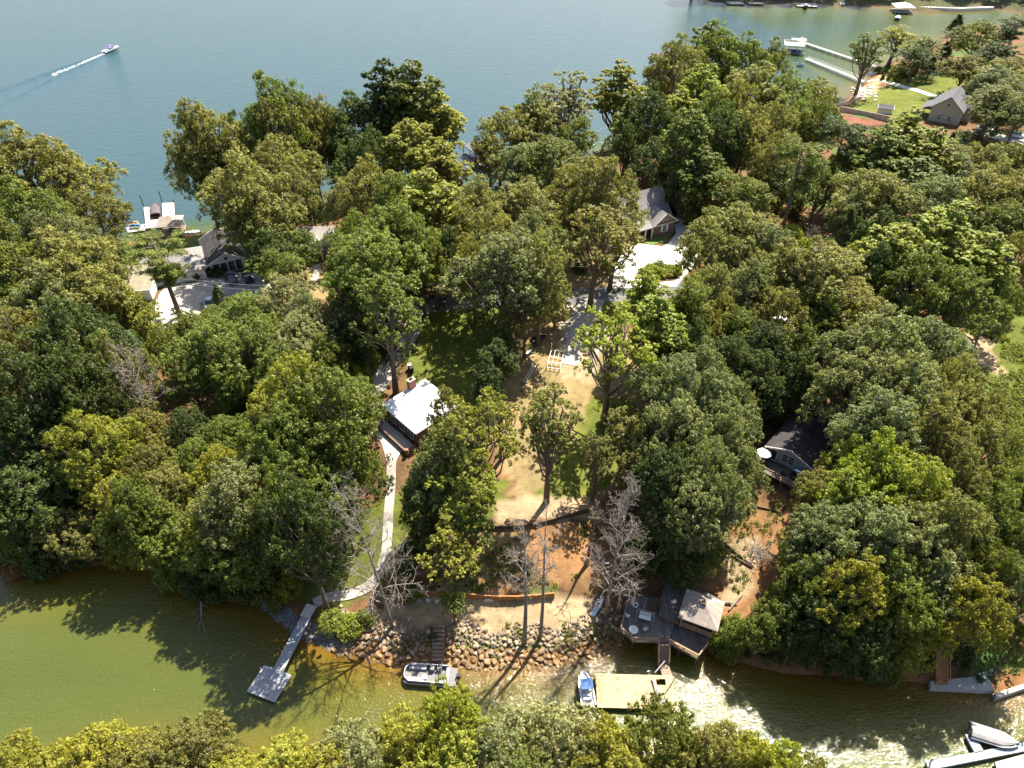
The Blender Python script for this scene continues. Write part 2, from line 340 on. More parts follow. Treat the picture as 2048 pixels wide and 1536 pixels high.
# ------------------------------------------------------------------ sheets laid over the ground
def drape(poly, step=1.5, lift=.07):
    """a closed outline (x, y) filled with triangles that follow the ground"""
    x0, x1 = min(p[0] for p in poly), max(p[0] for p in poly); y0, y1 = min(p[1] for p in poly), max(p[1] for p in poly)
    bd = []
    for i in range(len(poly)):
        a, b = Vector(poly[i]), Vector(poly[(i+1) % len(poly)]); k = max(1, int((b-a).length/step)); bd += [a.lerp(b, j/k) for j in range(k)]
    pa = np.array(poly); gx, gy = np.meshgrid(np.arange(x0, x1, step), np.arange(y0, y1, step)); ins = inside(pa, gx, gy)
    pts = [Vector((a, b)) for a, b in zip(gx[ins], gy[ins])]
    r = delaunay_2d_cdt(bd+pts, [(i, (i+1) % len(bd)) for i in range(len(bd))], [], 1, 1e-4)
    mb = MB(); vs = [(v.x, v.y, h(v.x, v.y)+lift) for v in r[0]]; mb.add(vs, [tuple(f) for f in r[2]])
    lo = [(v.x, v.y, h(v.x, v.y)-.25) for v in bd]; hi = [(v.x, v.y, h(v.x, v.y)+lift) for v in bd]; k = len(bd)
    mb.add(lo+hi, [(i, (i+1) % k, k+(i+1) % k, k+i) for i in range(k)]); return mb
def smooth_line(L, k=6):
    L = [Vector(p) for p in L]; out = []
    for i in range(len(L)-1):
        p0, p1, p2, p3 = L[max(i-1, 0)], L[i], L[i+1], L[min(i+2, len(L)-1)]
        for j in range(k):
            t = j/k; out.append(.5*((2*p1)+(-p0+p2)*t+(2*p0-5*p1+4*p2-p3)*t*t+(-p0+3*p1-3*p2+p3)*t**3))
    return out+[L[-1]]
def ribbon(L, wd, lift=.07):
    L = smooth_line(L); lf, rt = [], []
    for i, p in enumerate(L):
        d = (L[min(i+1, len(L)-1)]-L[max(i-1, 0)]).normalized(); q = Vector((-d.y, d.x)); ww = wd if not callable(wd) else wd(i/(len(L)-1))
        lf.append(tuple(p+q*ww/2)); rt.append(tuple(p-q*ww/2))
    return drape(lf+rt[::-1], 1.2, lift)
def surf(name, mb, m): return tag(mb.build(name, m), kind='structure')
m_asph = mat('asphalt', (.11,.105,.10), .9, .25, .6, stain=(.17,.16,.15), bump=.3)
m_conc = mat('concrete', (.36,.325,.28), .85, .16, .5, stain=(.28,.25,.21), bump=.15)
m_pale = mat('pale_concrete', (.50,.465,.40), .85, .1, .4, stain=(.42,.38,.33))
m_grav = mat('gravel_drive', (.32,.29,.26), .95, .3, 3, bump=.5)
surf('road', ribbon(Gxy([(-150,742),(150,722),(360,690),(560,662),(700,636),(850,610),(1000,600),(1150,592),(1350,582),(1450,564),(1600,518),(1720,478),(1900,440),(2150,400)]), 5.4, .06), m_asph)
surf('driveway', ribbon(Gxy([(842,612),(828,650),(800,700),(765,755),(738,800),(752,850),(790,882)]), lambda t: 3.6, .11), m_conc)
surf('path', ribbon(Gxy([(790,880),(783,925),(781,980),(776,1050),(771,1110),(750,1160),(705,1188),(655,1196),(628,1208)]), lambda t: 1.5+max(0, .12-t)*30, .14), m_conc)
surf('forecourt', drape(Gxy([(1222,578),(1352,574),(1390,530),(1402,480),(1385,447),(1342,428),(1352,468),(1325,494),(1272,488),(1252,500),(1228,530)]), 1.5, .12), m_pale)
surf('parking_yard', drape(Gxy([(302,642),(318,590),(330,575),(402,562),(430,530),(470,545),(540,548),(560,590),(520,640),(440,640),(350,660)]), 1.5, .12), m_conc)
surf('parking_apron', drape(Gxy([(302,646),(312,600),(345,596),(350,645),(322,668)]), 1.5, .17), m_pale)
surf('garden_walk', ribbon(Gxy([(1722,162),(1760,160),(1800,172),(1860,190),(1900,200)]), 2.2, .1), m_pale)
surf('house_walk', ribbon(Gxy([(632,530),(634,545),(624,562)]), 1.6, .1), m_conc)
surf('parking_strip', ribbon(Gxy([(1950,262),(2000,275),(2060,286)]), 5.5, .1), m_conc)
surf('gravel_track', ribbon(Gxy([(1185,598),(1170,640),(1150,690),(1140,730)]), lambda t: 5-2.2*t, .09), m_grav)
# ------------------------------------------------------------------ trees: shapes
leaf_mat('leaf'); leaf_mat('needle', .2, .5)
mat('bark', (.15,.115,.085), .95, .4, 3, bump=.6); mat('pale_bark', (.225,.19,.16), .9, .35, 2.5, bump=.5); mat('dark_bark', (.075,.055,.04), .95, .4, 3, bump=.5)
def unit(n, r): v = r.normal(size=(n, 3)); return v/np.linalg.norm(v, axis=1, keepdims=True)
def leaves(C, rad, per, L, Wd, r, flat=1.0, up=.6, jit=.7):
    """leaf blades scattered on small puffs around the centres C"""
    n = len(C)*per; c = np.repeat(C, per, 0); rr = np.repeat(rad, per)[:, None]
    d = unit(n, r); d[:, 2] = d[:, 2]*flat; pos = c+d*rr*(.45+.55*r.random((n, 1)))
    nr = d+np.array([0, 0, up])+unit(n, r)*jit; nr /= np.linalg.norm(nr, axis=1, keepdims=True)
    t = np.cross(nr, unit(n, r)); t /= np.linalg.norm(t, axis=1, keepdims=True)+1e-9; s = np.cross(nr, t)
    l = L*(.65+.7*r.random((n, 1))); wd = Wd*(.65+.7*r.random((n, 1)))
    V = np.stack([pos-t*l*.5, pos+s*wd*.5+t*l*.05+nr*l*.06, pos+t*l*.5-nr*l*.1, pos-s*wd*.5+t*l*.05+nr*l*.06], 1)
    tint = np.repeat(np.clip(np.repeat(r.random(len(C)), per)*.45+r.random(n)*.55, 0, 1), 4)
    return V.reshape(-1, 3), tint
def leaf_mesh(name, parts, m):
    V = np.concatenate([p[0] for p in parts]); t = np.concatenate([p[1] for p in parts])
    return fast_mesh(name, V, np.arange(len(V)).reshape(-1, 4), m, t)
def spread(n, fn, mind, r, tries=60):
    out = []
    for _ in range(n*tries):
        p = fn()
        if p is None: continue
        if all((p[0]-q[0])**2+(p[1]-q[1])**2+(p[2]-q[2])**2 > mind*mind for q in out):
            out.append(p)
            if len(out) >= n: break
    return np.array(out)
def bent(a, b, r, k=4, sag=.1):
    a, b = np.array(a, float), np.array(b, float); L = np.linalg.norm(b-a); o = r.normal(size=3)*L*.08; pts = []
    for i in range(k+1):
        t = i/k; p = a*(1-t)+b*t+o*math.sin(math.pi*t); p[2] += -L*sag*math.sin(math.pi*t); pts.append(p)
    return pts
def broad(seed, H, Rw, base, nl, lr, nsub, nleaf, shape=1.0, hollow=.45, limbs=True, leaf=(.36,.24), top=1.0):
    """broadleaf: lobes on a lumpy dome, each lobe a cluster of leafy puffs; limbs reach into the lobes"""
    r = np.random.default_rng(seed); zc = (base+1)*.5*H; rz = (1-base)*.5*H
    ph = r.random(6)*6.28
    def pt():
        d = unit(1, r)[0]
        if d[2] < -.75: return None
        az = math.atan2(d[1], d[0]); lump = 1+.13*math.sin(2*az+ph[0])+.1*math.sin(3*az+ph[1]+2*d[2])+.08*math.sin(5*az+ph[2])
        q = (hollow+(1-hollow)*r.random()**.5)
        wz = max(.25, 1-.45*max(0, d[2])**1.5*shape) 
        return np.array([d[0]*Rw*q*lump*wz, d[1]*Rw*q*lump*wz, zc+d[2]*rz*q*top*(1+.12*math.sin(4*az+ph[3]))])
    L = spread(nl, pt, lr*.95, r)
    C, rad = [], []
    for c in L:
        s = lr*(.75+.5*r.random()); dirs = unit(nsub, r); dirs[:, 2] = np.where(dirs[:, 2] < -.45, -dirs[:, 2], dirs[:, 2])
        C.append(c+dirs*s*(.72+.35*r.random((nsub, 1)))*np.array([1, 1, .8])); rad.append(s*(.2+.17*r.random(nsub)))
    C = np.concatenate(C); rad = np.concatenate(rad)
    crown = leaf_mesh('crown', [leaves(C, rad, nleaf, leaf[0], leaf[1], r)], 'leaf')
    mb = MB(); tr = .018*H; fork = max(base*H*1.05, .25*H)
    lean = r.normal(size=2)*.02*H
    trunk = [(0, 0, -.6), (lean[0]*.2, lean[1]*.2, fork*.5), (lean[0]*.6, lean[1]*.6, fork), (lean[0], lean[1], H*.72)]
    mb.tube(trunk, [tr*1.5, tr*1.05, tr*.85, tr*.3], 7)
    if limbs:
        for c in L[:min(len(L), 26)]:
            t = .55+.45*r.random(); z0 = fork*t+(H*.3*r.random() if c[2] > zc else 0); z0 = min(z0, c[2]-.3)
            a = (lean[0]*z0/(H*.72), lean[1]*z0/(H*.72), max(z0, fork*.55))
            mb.tube(bent(a, c, r, 4, .06), [tr*.5, tr*.4, tr*.3, tr*.2, tr*.1], 5)
            for _ in range(3):
                e = c+unit(1, r)[0]*lr*.9; mb.tube([c*.6+np.array(a)*.4, c*.9+e*.1, e], [tr*.22, tr*.15, tr*.05], 4)
    return mb, crown
def pine(seed, H, Rw, base):
    r = np.random.default_rng(seed); mb = MB(); tr = .014*H
    mb.tube([(0, 0, -.6), (.1, .05, H*.4), (.25, -.1, H*.75), (.2, 0, H*.97)], [tr*1.3, tr, tr*.7, tr*.2], 7)
    C, rad = [], []
    for i in range(34):
        z = H*(base+(1-base)*(i/34)**.9*.97); k = 1-((z/H-base)/(1-base)); rr = Rw*(.28+.72*math.sin(math.pi*min(1, .25+k*.75)))*(.6+.5*r.random()); a = r.random()*6.28
        e = np.array([rr*math.cos(a), rr*math.sin(a), z+rr*.22+r.normal()*.3]); s = np.array([.2, 0, z-.3]); mb.tube(bent(s, e, r, 3, .05), [tr*.28, tr*.2, tr*.12, tr*.05], 4)
        for _ in range(9):
            t = .45+.6*r.random(); c = s*(1-t)+e*t+r.normal(size=3)*np.array([.7, .7, .28])*Rw*.17; C.append(c); rad.append(.5+.3*r.random())
    return mb, leaf_mesh('crown', [leaves(np.array(C), np.array(rad), 60, .5, .1, r, .6, .5, .9)], 'needle')
def cedar(seed, H, Rw, taper=1.1):
    r = np.random.default_rng(seed); mb = MB(); mb.tube([(0, 0, -.4), (0, 0, H*.95)], [.014*H, .003*H], 6); C, rad = [], []
    for i in range(150):
        t = r.random()**.8; z = H*(.06+.92*t); rr = Rw*(1-t)**(1/taper)*(.5+.55*r.random()); a = r.random()*6.28
        C.append((rr*math.cos(a), rr*math.sin(a), z)); rad.append(.12*Rw+.22*Rw*(1-t))
    return mb, leaf_mesh('crown', [leaves(np.array(C), np.array(rad), 45, .26, .15, r, 1, .5, .7)], 'leaf')
def shrub(seed, H, Rw):
    r = np.random.default_rng(seed); mb = MB(); C, rad = [], []
    for i in range(70):
        d = unit(1, r)[0]; d[2] = abs(d[2]); q = .5+.5*r.random()**.5; C.append((d[0]*Rw*q, d[1]*Rw*q, .15*H+d[2]*H*.8*q)); rad.append((.2+.13*r.random())*Rw)
    for c in C[:14]: mb.tube(bent((0, 0, -.2), c, r, 3, 0), [.05, .04, .03, .015], 4)
    return mb, leaf_mesh('crown', [leaves(np.array(C), np.array(rad), 60, .27, .17, r, 1, .4, .8)], 'leaf')
def bare(seed, H, lean=(0, 0), first=.35, nb=16, spr=.55, tr=.011, up=.5, tip=.06):
    """leafless: tapering trunk, ascending boughs, twigs"""
    r = np.random.default_rng(seed); trunk = MB(); tw = MB(); T = tr*H
    ax = lambda t: np.array([lean[0]*t**1.4+.12*math.sin(t*5+seed), lean[1]*t**1.4+.12*math.cos(t*4+seed), H*t])
    ts = np.linspace(0, 1, 9); trunk.tube([ax(t)+(np.array([0, 0, -.6]) if t == 0 else 0) for t in ts], [T*(1.35-1.28*t**.9)+.015 for t in ts], 8)
    def grow(p, d, L, rad, lev):
        pts = [p]; q = np.array(p); dd = np.array(d)
        k = 5 if lev < 2 else 3
        for i in range(k):
            dd = dd+r.normal(size=3)*.16+np.array([0, 0, up*.16]); dd /= np.linalg.norm(dd); q = q+dd*L/k; pts.append(q)
        tw.tube(pts, [max(rad*(1-.82*i/k), .009) for i in range(k+1)], 5 if lev == 0 else 3)
        if lev < 3:
            n = (7, 4, 3)[lev]
            for i in range(n):
                t = .25+.75*(i+r.random()*.8)/n; j = min(int(t*k), k-1); s = pts[j]*(1-(t*k-j))+pts[j+1]*(t*k-j) if t < 1 else pts[-1]
                nd = dd+r.normal(size=3)*.75; nd /= np.linalg.norm(nd); grow(s, nd, L*(.42+.22*r.random())*(1.05-.4*t), rad*.5, lev+1)
    for i in range(nb):
        t = first+(1-first)*(i+.3*r.random())/nb; a = i*2.4+r.random(); el = .25+.9*t
        d = np.array([math.cos(a), math.sin(a), el]); d /= np.linalg.norm(d); grow(ax(t), d, H*spr*(1.08-.75*t)*(.7+.4*r.random()), T*.55*(1.15-t)+tip*.2, 0)
    return trunk, tw
PROTO = {}
def proto(kind, H, Dm, cz, trunk, crown, tmat):
    me = bpy.data.meshes.new('trunk'); me.from_pydata([tuple(v) for v in trunk.v], [], trunk.f); me.materials.append(MATS[tmat]); me.polygons.foreach_set('use_smooth', [True]*len(me.polygons)); me.update()
    PROTO.setdefault(kind, []).append((H, Dm, cz, me, crown))
for i, (sd_, Hh, Rr, ba) in enumerate(((1,20,7.2,.30),(2,21,7.0,.34),(3,19,7.6,.28),(4,22,6.6,.34),(5,20,7.4,.3))): proto('oak', Hh, Rr*2, (ba+1)/2, *broad(sd_, Hh, Rr, ba, 58, 1.75, 17, 24), 'bark')
for i, (sd_, Hh, Rr, ba) in enumerate(((11,26,5.2,.30),(12,27,4.8,.34),(13,25,5.5,.28))): proto('poplar', Hh, Rr*2, (ba+1)/2, *broad(sd_, Hh, Rr, ba, 60, 1.35, 14, 24, 1.5, .25, leaf=(.42,.3)), 'bark')
for i, (sd_, Hh, Rr, ba) in enumerate(((21,24,5.6,.40),(22,23,5.2,.42),(23,25,6.0,.38))): proto('open', Hh, Rr*2, (ba+1)/2, *broad(sd_, Hh, Rr, ba, 38, 1.35, 13, 17, 1.1, .3, leaf=(.38,.26)), 'bark')
for i in range(2): proto('pine', 22, 9, .76, *pine(31+i, 22, 4.6, .52), 'bark')
proto('cedar', 12, 5, .45, *cedar(41, 12, 2.5), 'bark'); proto('cone', 3, 1.9, .45, *cedar(43, 3, .95, .9), 'bark')
for i in range(3): proto('shrub', 3.2, 4.4, .5, *shrub(51+i, 3.2, 2.2), 'bark')
COL = dict(d=(.070,.096,.023), m=(.140,.165,.028), y=(.245,.238,.032), o=(.186,.178,.046), b=(.165,.180,.066), l=(.220,.245,.030), r=(.26,.12,.05), p=(.230,.232,.095))
CN = dict(d='dark green', m='mid green', y='yellow-green', o='olive brown-tinged', b='blue-green', l='bright lime green', r='rust-tinged', p='pale silvery green')
KN = dict(oak='spreading broadleaf tree', poplar='tall upright poplar', open='open-crowned tree', pine='long-trunked pine', cedar='conical evergreen', shrub='rounded bush', cone='clipped cone shrub')
NM = dict(oak='broadleaf_tree', poplar='poplar_tree', open='open_crowned_tree', pine='pine_tree', cedar='evergreen_tree', shrub='bush', cone='cone_shrub')
tree_rng = random.Random(5); TREES = []; LABELS = []
def plant(kind, pos, Ht, Dm, c, zone, size=''):
    H0, D0, cz, tm, cm = PROTO[kind][tree_rng.randrange(len(PROTO[kind]))]
    t = thing(NM[kind], zone, 'bush' if kind in ('shrub', 'cone') else 'tree', pos, tree_rng.random()*6.28)
    LABELS.append((t, f'{size}{CN[c]} {KN[kind]}', zone))
    t.scale = (Dm/D0, Dm/D0*tree_rng.uniform(.92, 1.08), Ht/H0)
    link('trunk', tm, None, t); k = link('crown', cm, None, t)
    v = tree_rng.uniform(.84, 1.16); g = tree_rng.uniform(-.06, .06); cc = COL[c]; k.color = (cc[0]*v*(1+g), cc[1]*v, cc[2]*v*(1-g), 1)
    TREES.append((pos, Dm)); return t
def tree(cx, cy, wpx, Ht, kind, c, zone):
    """a tree from where its crown shows: crown centre, crown width, likely height"""
    cz = PROTO[kind][0][2]
    for _ in range(6):
        p = G(cx, cy, cz*Ht)
        if sd(p.x, p.y) > .6: break
        Ht *= 1.05
    for _ in range(40):
        if sd(p.x, p.y) > .6: break
        gx, gy = sd(p.x+1, p.y)-sd(p.x-1, p.y), sd(p.x, p.y+1)-sd(p.x, p.y-1); k = .5/(math.hypot(gx, gy)+1e-6); p.x += gx*k; p.y += gy*k
    g = (p.x, p.y, h(p.x, p.y)); Dm = wpx/pxm(p)
    return plant(kind, g, Ht, Dm, c, zone, 'huge ' if Dm > 19 else 'large ' if Dm > 15 else 'slender ' if Dm < 8 and kind not in ('shrub', 'cone') else 'small ' if Dm < 3 and kind == 'shrub' else '')
K = dict(O='oak', P='poplar', N='open', I='pine', C='cedar', S='shrub')
WOODS = {
 'at the lake edge near the dock with jet skis': '60,350,180,24,O,o 150,375,150,22,O,o 195,440,110,18,O,o 55,450,160,24,O,m 15,400,120,22,O,d 115,500,130,22,O,b 150,560,190,23,O,o 60,570,190,23,O,m 215,530,100,15,O,o 110,630,160,21,O,b 205,620,120,16,O,o 10,520,130,22,O,m -60,420,160,22,O,o -50,560,160,22,O,m',
 'beside the tan-roofed garage': '262,640,105,13,O,y 320,520,125,17,I,m 205,690,110,16,O,d 388,668,85,12,O,m 440,600,44,7,C,d 330,700,90,13,O,m',
 'in the woods between the tan-roofed garage and the cove': '50,710,190,24,O,o 155,705,170,24,O,d 65,800,190,25,O,d 165,795,150,23,O,d 240,750,110,20,O,o 35,895,160,18,O,d 115,880,130,17,O,d 190,905,150,20,O,y 235,985,110,13,O,y 238,1010,80,17,N,y 60,1000,170,15,O,d 5,1010,110,15,O,d 285,870,90,13,O,o 305,945,110,14,O,o 380,860,100,11,O,d 265,820,90,12,O,b 400,930,110,13,O,m 455,885,120,13,O,m 450,950,110,15,O,y 340,990,110,14,O,o 425,710,130,17,O,m 380,760,100,14,O,m 510,720,140,17,O,m 470,760,100,13,O,m 545,770,110,13,O,m 130,960,110,14,O,d',
 'leaning over the cove bank near the fallen trunk': '135,1062,110,10,O,o 28,1085,90,7,O,m 90,1105,90,6,S,d 180,1090,80,7,O,o 250,1060,110,13,O,m 310,1040,120,14,O,m 300,1100,90,8,O,y 375,1085,110,12,O,m 430,1050,110,15,O,y 485,1010,160,20,O,b 470,1105,150,14,O,m 540,1075,110,14,O,b 350,1130,80,6,S,m 400,1150,80,6,S,d 520,1160,80,7,S,m 425,1190,60,4,S,d 575,1170,60,5,S,y 230,1125,60,4,S,y 20,1130,70,4,S,r 60,1125,60,4,S,m 150,1120,70,4,S,d 540,1215,40,2.5,S,m 480,1170,90,8,S,d',
 'beside the drive of the white-roofed house': '600,810,150,23,O,y 655,850,200,25,O,m 590,900,160,22,O,m 705,825,110,18,O,m 690,930,120,19,O,m 620,990,150,20,O,m 555,960,120,18,O,m 612,1075,165,25,O,d 575,1035,120,22,O,m 690,1030,90,13,O,b 700,750,80,6,S,l 725,715,70,5,S,m 655,760,90,7,O,m 690,790,60,4,S,l 500,785,60,4,S,y 455,815,70,5,S,l 470,870,60,4,S,l 530,870,70,6,S,m',
 'along the road beside the dark-roofed lake house': '500,650,130,15,O,m 565,610,130,15,O,p 600,690,130,16,O,p 540,690,120,15,O,m 620,640,110,15,O,p 650,720,100,13,O,m 580,740,110,14,O,m 470,640,90,11,O,m 560,540,80,12,O,m 690,680,80,11,O,d 725,655,90,15,O,d 430,640,70,8,O,m 700,600,80,13,O,m',
 'between the dark-roofed lake house and the open lake': '415,285,140,24,O,o 500,250,140,26,O,m 450,345,160,24,O,o 560,290,130,25,O,o 560,350,150,24,O,o 495,400,170,25,O,o 530,450,140,19,O,o 605,250,90,22,O,o 650,265,80,20,O,o 545,510,110,14,O,d 600,500,80,11,O,m 625,420,60,16,C,d 400,330,100,22,O,o 585,400,90,18,O,o 610,300,80,22,O,o 665,270,60,19,O,p',
 'at the lake edge by the dark boathouse': '705,275,110,25,O,d 770,225,120,27,P,d 832,225,140,27,P,m 880,260,100,24,P,y 712,345,90,21,O,d 690,415,75,16,O,p 830,320,130,26,P,y 890,350,100,22,P,y 745,395,130,22,O,o 855,420,130,24,P,y 790,420,110,22,O,m 905,420,80,18,P,l 1000,285,110,19,O,o 1060,265,120,19,O,o 1045,340,110,18,O,b 1105,335,130,20,O,m 1130,205,130,25,N,p 1070,230,80,22,N,p 750,330,100,24,O,d 1155,280,70,17,O,m 980,330,70,15,O,o',
 'beside the road opposite the gravel track': '790,490,150,22,O,m 720,490,110,19,O,m 755,555,170,24,O,m 840,520,110,20,O,m 770,630,150,24,N,m 700,545,100,18,O,m 960,430,130,20,O,o 1040,430,130,19,O,o 985,490,140,21,O,o 1005,560,170,23,O,b 1080,560,130,22,O,o 945,545,90,18,O,o 890,520,70,17,O,d 920,480,90,18,O,o 1065,500,120,20,O,b 1050,620,110,16,O,o 1100,480,70,14,O,o 1110,610,60,9,O,o',
 'in front of the brick house': '1170,380,130,21,O,o 1215,400,130,22,O,o 1190,480,140,22,N,o 1130,400,80,15,O,m 1140,450,60,13,C,m 1100,420,70,14,O,o 1230,470,100,18,N,o 1165,440,90,17,O,o 1215,530,30,3,S,l 1160,530,30,3,S,m 1155,500,40,4,S,m',
 'behind the brick house with the pale forecourt': '1240,190,110,26,P,y 1270,150,50,20,O,r 1340,88,95,24,P,m 1350,150,130,26,O,o 1400,200,120,27,P,l 1425,130,110,25,O,m 1485,135,110,24,O,m 1300,250,100,24,O,d 1375,290,110,25,P,m 1440,290,100,23,O,d 1500,195,130,23,O,o 1570,200,120,21,O,m 1485,290,110,22,O,o 1545,270,100,22,O,o 1600,330,100,23,I,m 1685,285,100,21,I,d 1440,380,90,14,O,m 1365,380,80,13,O,d 1500,400,90,13,O,m 1550,370,90,14,O,d 1640,250,90,19,O,m 1630,200,80,17,O,o 1260,250,80,22,P,m 1300,330,80,16,O,d 1355,240,90,22,P,l 1420,250,90,22,O,m 1590,260,90,18,O,m 1540,140,80,20,O,b 1690,340,80,15,O,m 1640,380,90,13,O,m 1330,400,60,8,S,d 1400,350,90,18,P,m 1460,220,90,22,O,o 1250,300,70,18,O,d 1540,330,90,19,O,o 1580,400,60,6,S,m 1400,420,60,7,S,m 1460,430,60,7,S,m 1340,310,80,16,O,m',
 'near the beach of the beige house': '1662,95,80,17,N,m 1792,78,85,13,N,y 1850,95,80,14,N,m 1910,60,55,12,C,d 1885,115,60,11,C,d 1955,75,100,16,O,m 1995,120,90,15,O,d 2030,60,70,18,I,d 1990,168,90,13,O,b 1985,210,90,15,O,b 2020,195,110,16,O,b 1895,300,50,9,C,d 1930,140,80,13,O,o 2010,150,90,14,O,o 1860,140,50,9,C,d 1830,120,60,12,O,d 2040,230,80,14,O,b 1985,230,70,12,O,b 1740,138,26,2,S,m 1810,140,50,4,S,m',
 'along the road beyond the pale forecourt': '1800,290,140,22,P,l 1845,320,120,21,P,l 1755,320,110,21,P,m 1820,370,120,18,P,m 1905,325,90,12,O,o 1900,360,110,15,O,b 1965,345,110,16,O,o 2015,330,80,14,O,m 1950,410,140,19,O,o 2020,420,120,19,O,o 1735,405,130,19,O,o 1790,430,120,17,O,o 1860,420,130,19,O,b 1700,440,90,16,O,b 1470,480,170,19,O,o 1420,520,110,17,O,o 1530,510,120,17,O,b 1582,478,50,7,S,l 1605,500,50,6,S,l 1560,560,150,19,O,o 1640,570,170,21,O,o 1500,590,120,17,O,b 1420,590,100,17,O,o 1380,625,100,17,O,m 1695,640,130,18,O,o 1785,520,150,21,P,l 1880,490,160,23,P,l 1955,530,130,19,P,l 1830,580,150,20,O,m 1920,610,120,18,O,m 1995,600,80,14,O,m 1740,560,100,18,O,d 1560,650,110,17,O,o 1600,710,100,14,O,m 1525,700,100,15,O,d 1475,670,90,14,O,m 1400,670,90,14,O,o 1750,480,100,17,O,d 2030,520,90,16,O,o 1640,640,110,17,O,m 1990,470,110,17,O,m 2040,330,80,14,O,o 1350,640,80,14,O,o 1440,640,80,14,O,o 1780,620,90,14,O,b 2060,450,110,18,O,m',
 'uphill of the grey-sided cabin': '1670,725,120,17,O,b 1755,715,170,21,O,b 1850,715,150,19,O,b 1705,790,160,19,O,b 1800,800,170,21,O,b 1900,790,140,19,O,o 1960,840,100,15,O,o 1750,870,170,21,O,b 1850,890,160,21,O,o 1940,920,130,18,O,o 1725,890,110,17,O,b 1980,1000,100,15,O,m 1590,760,90,14,O,d 1500,760,110,15,O,d 1540,800,80,11,O,d 1450,730,100,15,O,d 1900,980,120,18,O,o 2010,900,70,10,O,m 1900,850,110,17,O,o',
 'on the grass yard below the white-roofed house': '1100,850,125,23,N,o 1225,690,150,24,N,l 1310,660,130,21,P,l 1290,610,90,18,P,l 955,870,160,23,N,y 905,920,130,18,O,o 865,960,110,16,O,b 940,985,140,18,N,l 895,835,80,14,O,o 895,1100,120,13,N,y 940,1060,90,12,N,m 842,1010,90,12,O,d 850,1085,80,9,O,d 1250,860,100,15,N,o 1195,905,80,15,N,o 990,730,90,11,O,d 975,780,70,8,O,d 1005,690,60,12,O,d 1265,950,80,14,N,o 905,1200,60,8,N,m 820,1110,50,5,S,d 830,1180,40,3,S,m 700,1250,60,2.2,S,l 660,1240,60,2.2,S,m 730,1235,40,2,S,m 1350,720,90,16,P,m 1000,830,70,14,N,y',
 'between the grey-sided cabin and the grass yard': '1340,800,150,21,O,b 1400,770,120,19,O,b 1425,835,140,20,O,b 1350,890,160,21,O,b 1440,900,130,19,O,b 1415,970,140,22,O,b 1480,960,100,15,O,b 1335,985,130,20,O,d 1388,1035,140,20,O,b 1325,1065,110,16,O,d 1290,880,90,15,O,o 1300,940,80,14,O,d 1470,830,90,15,O,b 1390,700,90,15,O,d 1450,1020,80,11,O,d 1290,1110,80,8,O,d 1350,1130,90,8,O,d 1410,1110,80,7,O,m',
 'on the cove slope below the grey-sided cabin': '1680,945,90,14,O,o 1735,950,150,20,O,l 1790,1000,170,21,O,l 1700,1010,130,18,O,l 1850,1020,130,18,O,l 1635,1005,100,14,O,o 1640,1095,140,17,O,b 1725,1095,170,20,O,b 1805,1105,160,20,O,b 1890,1070,150,20,O,o 1965,1050,130,18,O,m 2030,1000,100,15,O,m 1605,1170,110,14,O,m 1555,1235,90,9,O,m 1520,1290,80,7,O,m 1700,1190,150,18,O,y 1780,1190,140,18,O,m 1640,1240,120,14,O,d 1720,1265,130,13,O,d 1660,1305,100,8,O,d 1850,1180,120,17,O,b 1930,1230,140,17,O,y 1960,1160,110,17,O,m 2020,1190,110,17,O,b 2035,1100,100,17,O,m 1815,1290,90,10,O,y 1870,1250,100,12,O,y 2035,1290,80,11,O,m 1425,1335,60,4,S,m 1470,1260,70,5,S,m 1455,1300,60,4,S,m 1590,1310,80,7,O,d 1740,1330,80,6,S,d 1780,1340,70,5,S,m 1600,1110,80,11,O,m 1670,1150,110,14,O,m 1860,1110,110,17,O,o 2040,1040,80,13,O,m 1690,1350,70,5,S,d 1570,1200,80,7,O,m',
 'on the near bank of the cove opposite the floating dock': '905,1440,130,19,O,l 835,1475,130,18,O,y 985,1490,130,17,O,p 725,1505,130,17,O,p 905,1530,150,17,O,y 1120,1465,140,17,O,p 1200,1490,120,16,O,y 1320,1475,140,16,O,m 1230,1530,140,16,O,y 1420,1505,110,15,O,o 1540,1465,120,16,O,l 1590,1510,110,15,O,o 1660,1525,100,14,O,o 1490,1530,130,15,O,y 400,1505,150,17,O,o 330,1525,120,16,O,o 175,1520,150,17,O,y 60,1535,130,16,O,y 265,1540,120,15,O,o 560,1550,150,15,O,y 650,1550,130,15,O,y 800,1560,140,15,O,y 1060,1550,140,15,O,m 1380,1560,140,14,O,m 470,1560,120,15,O,y 0,1545,80,15,O,o'}
for zone, txt in WOODS.items():
    for rec in txt.split():
        a = rec.split(','); v = list(map(float, a[:4]))
        if zone.startswith('on the near bank'): v[1] += 24; v[2] *= 1.22; v[3] *= .9
        tree(*v, K[a[4]], a[5], zone)
for i, (x, y) in enumerate(((1764,160),(1776,162),(1787,163),(1796,164))): 
    p = G(x, y); plant('cone', (p.x, p.y, p.z), 2.9-.3*(i == 3), 2.0, 'l', 'in a row beside the pale garden walk')
for i in range(24):
    x = 1390+i*34; p = P(x, 6, 0); q = (p.x, p.y+5+tree_rng.random()*6+(i % 2)*9); plant('oak', (q[0], q[1], h(*q)), 21+tree_rng.random()*6, 15+tree_rng.random()*4, 'dm'[i % 2], 'on the far bank behind the moored boats')

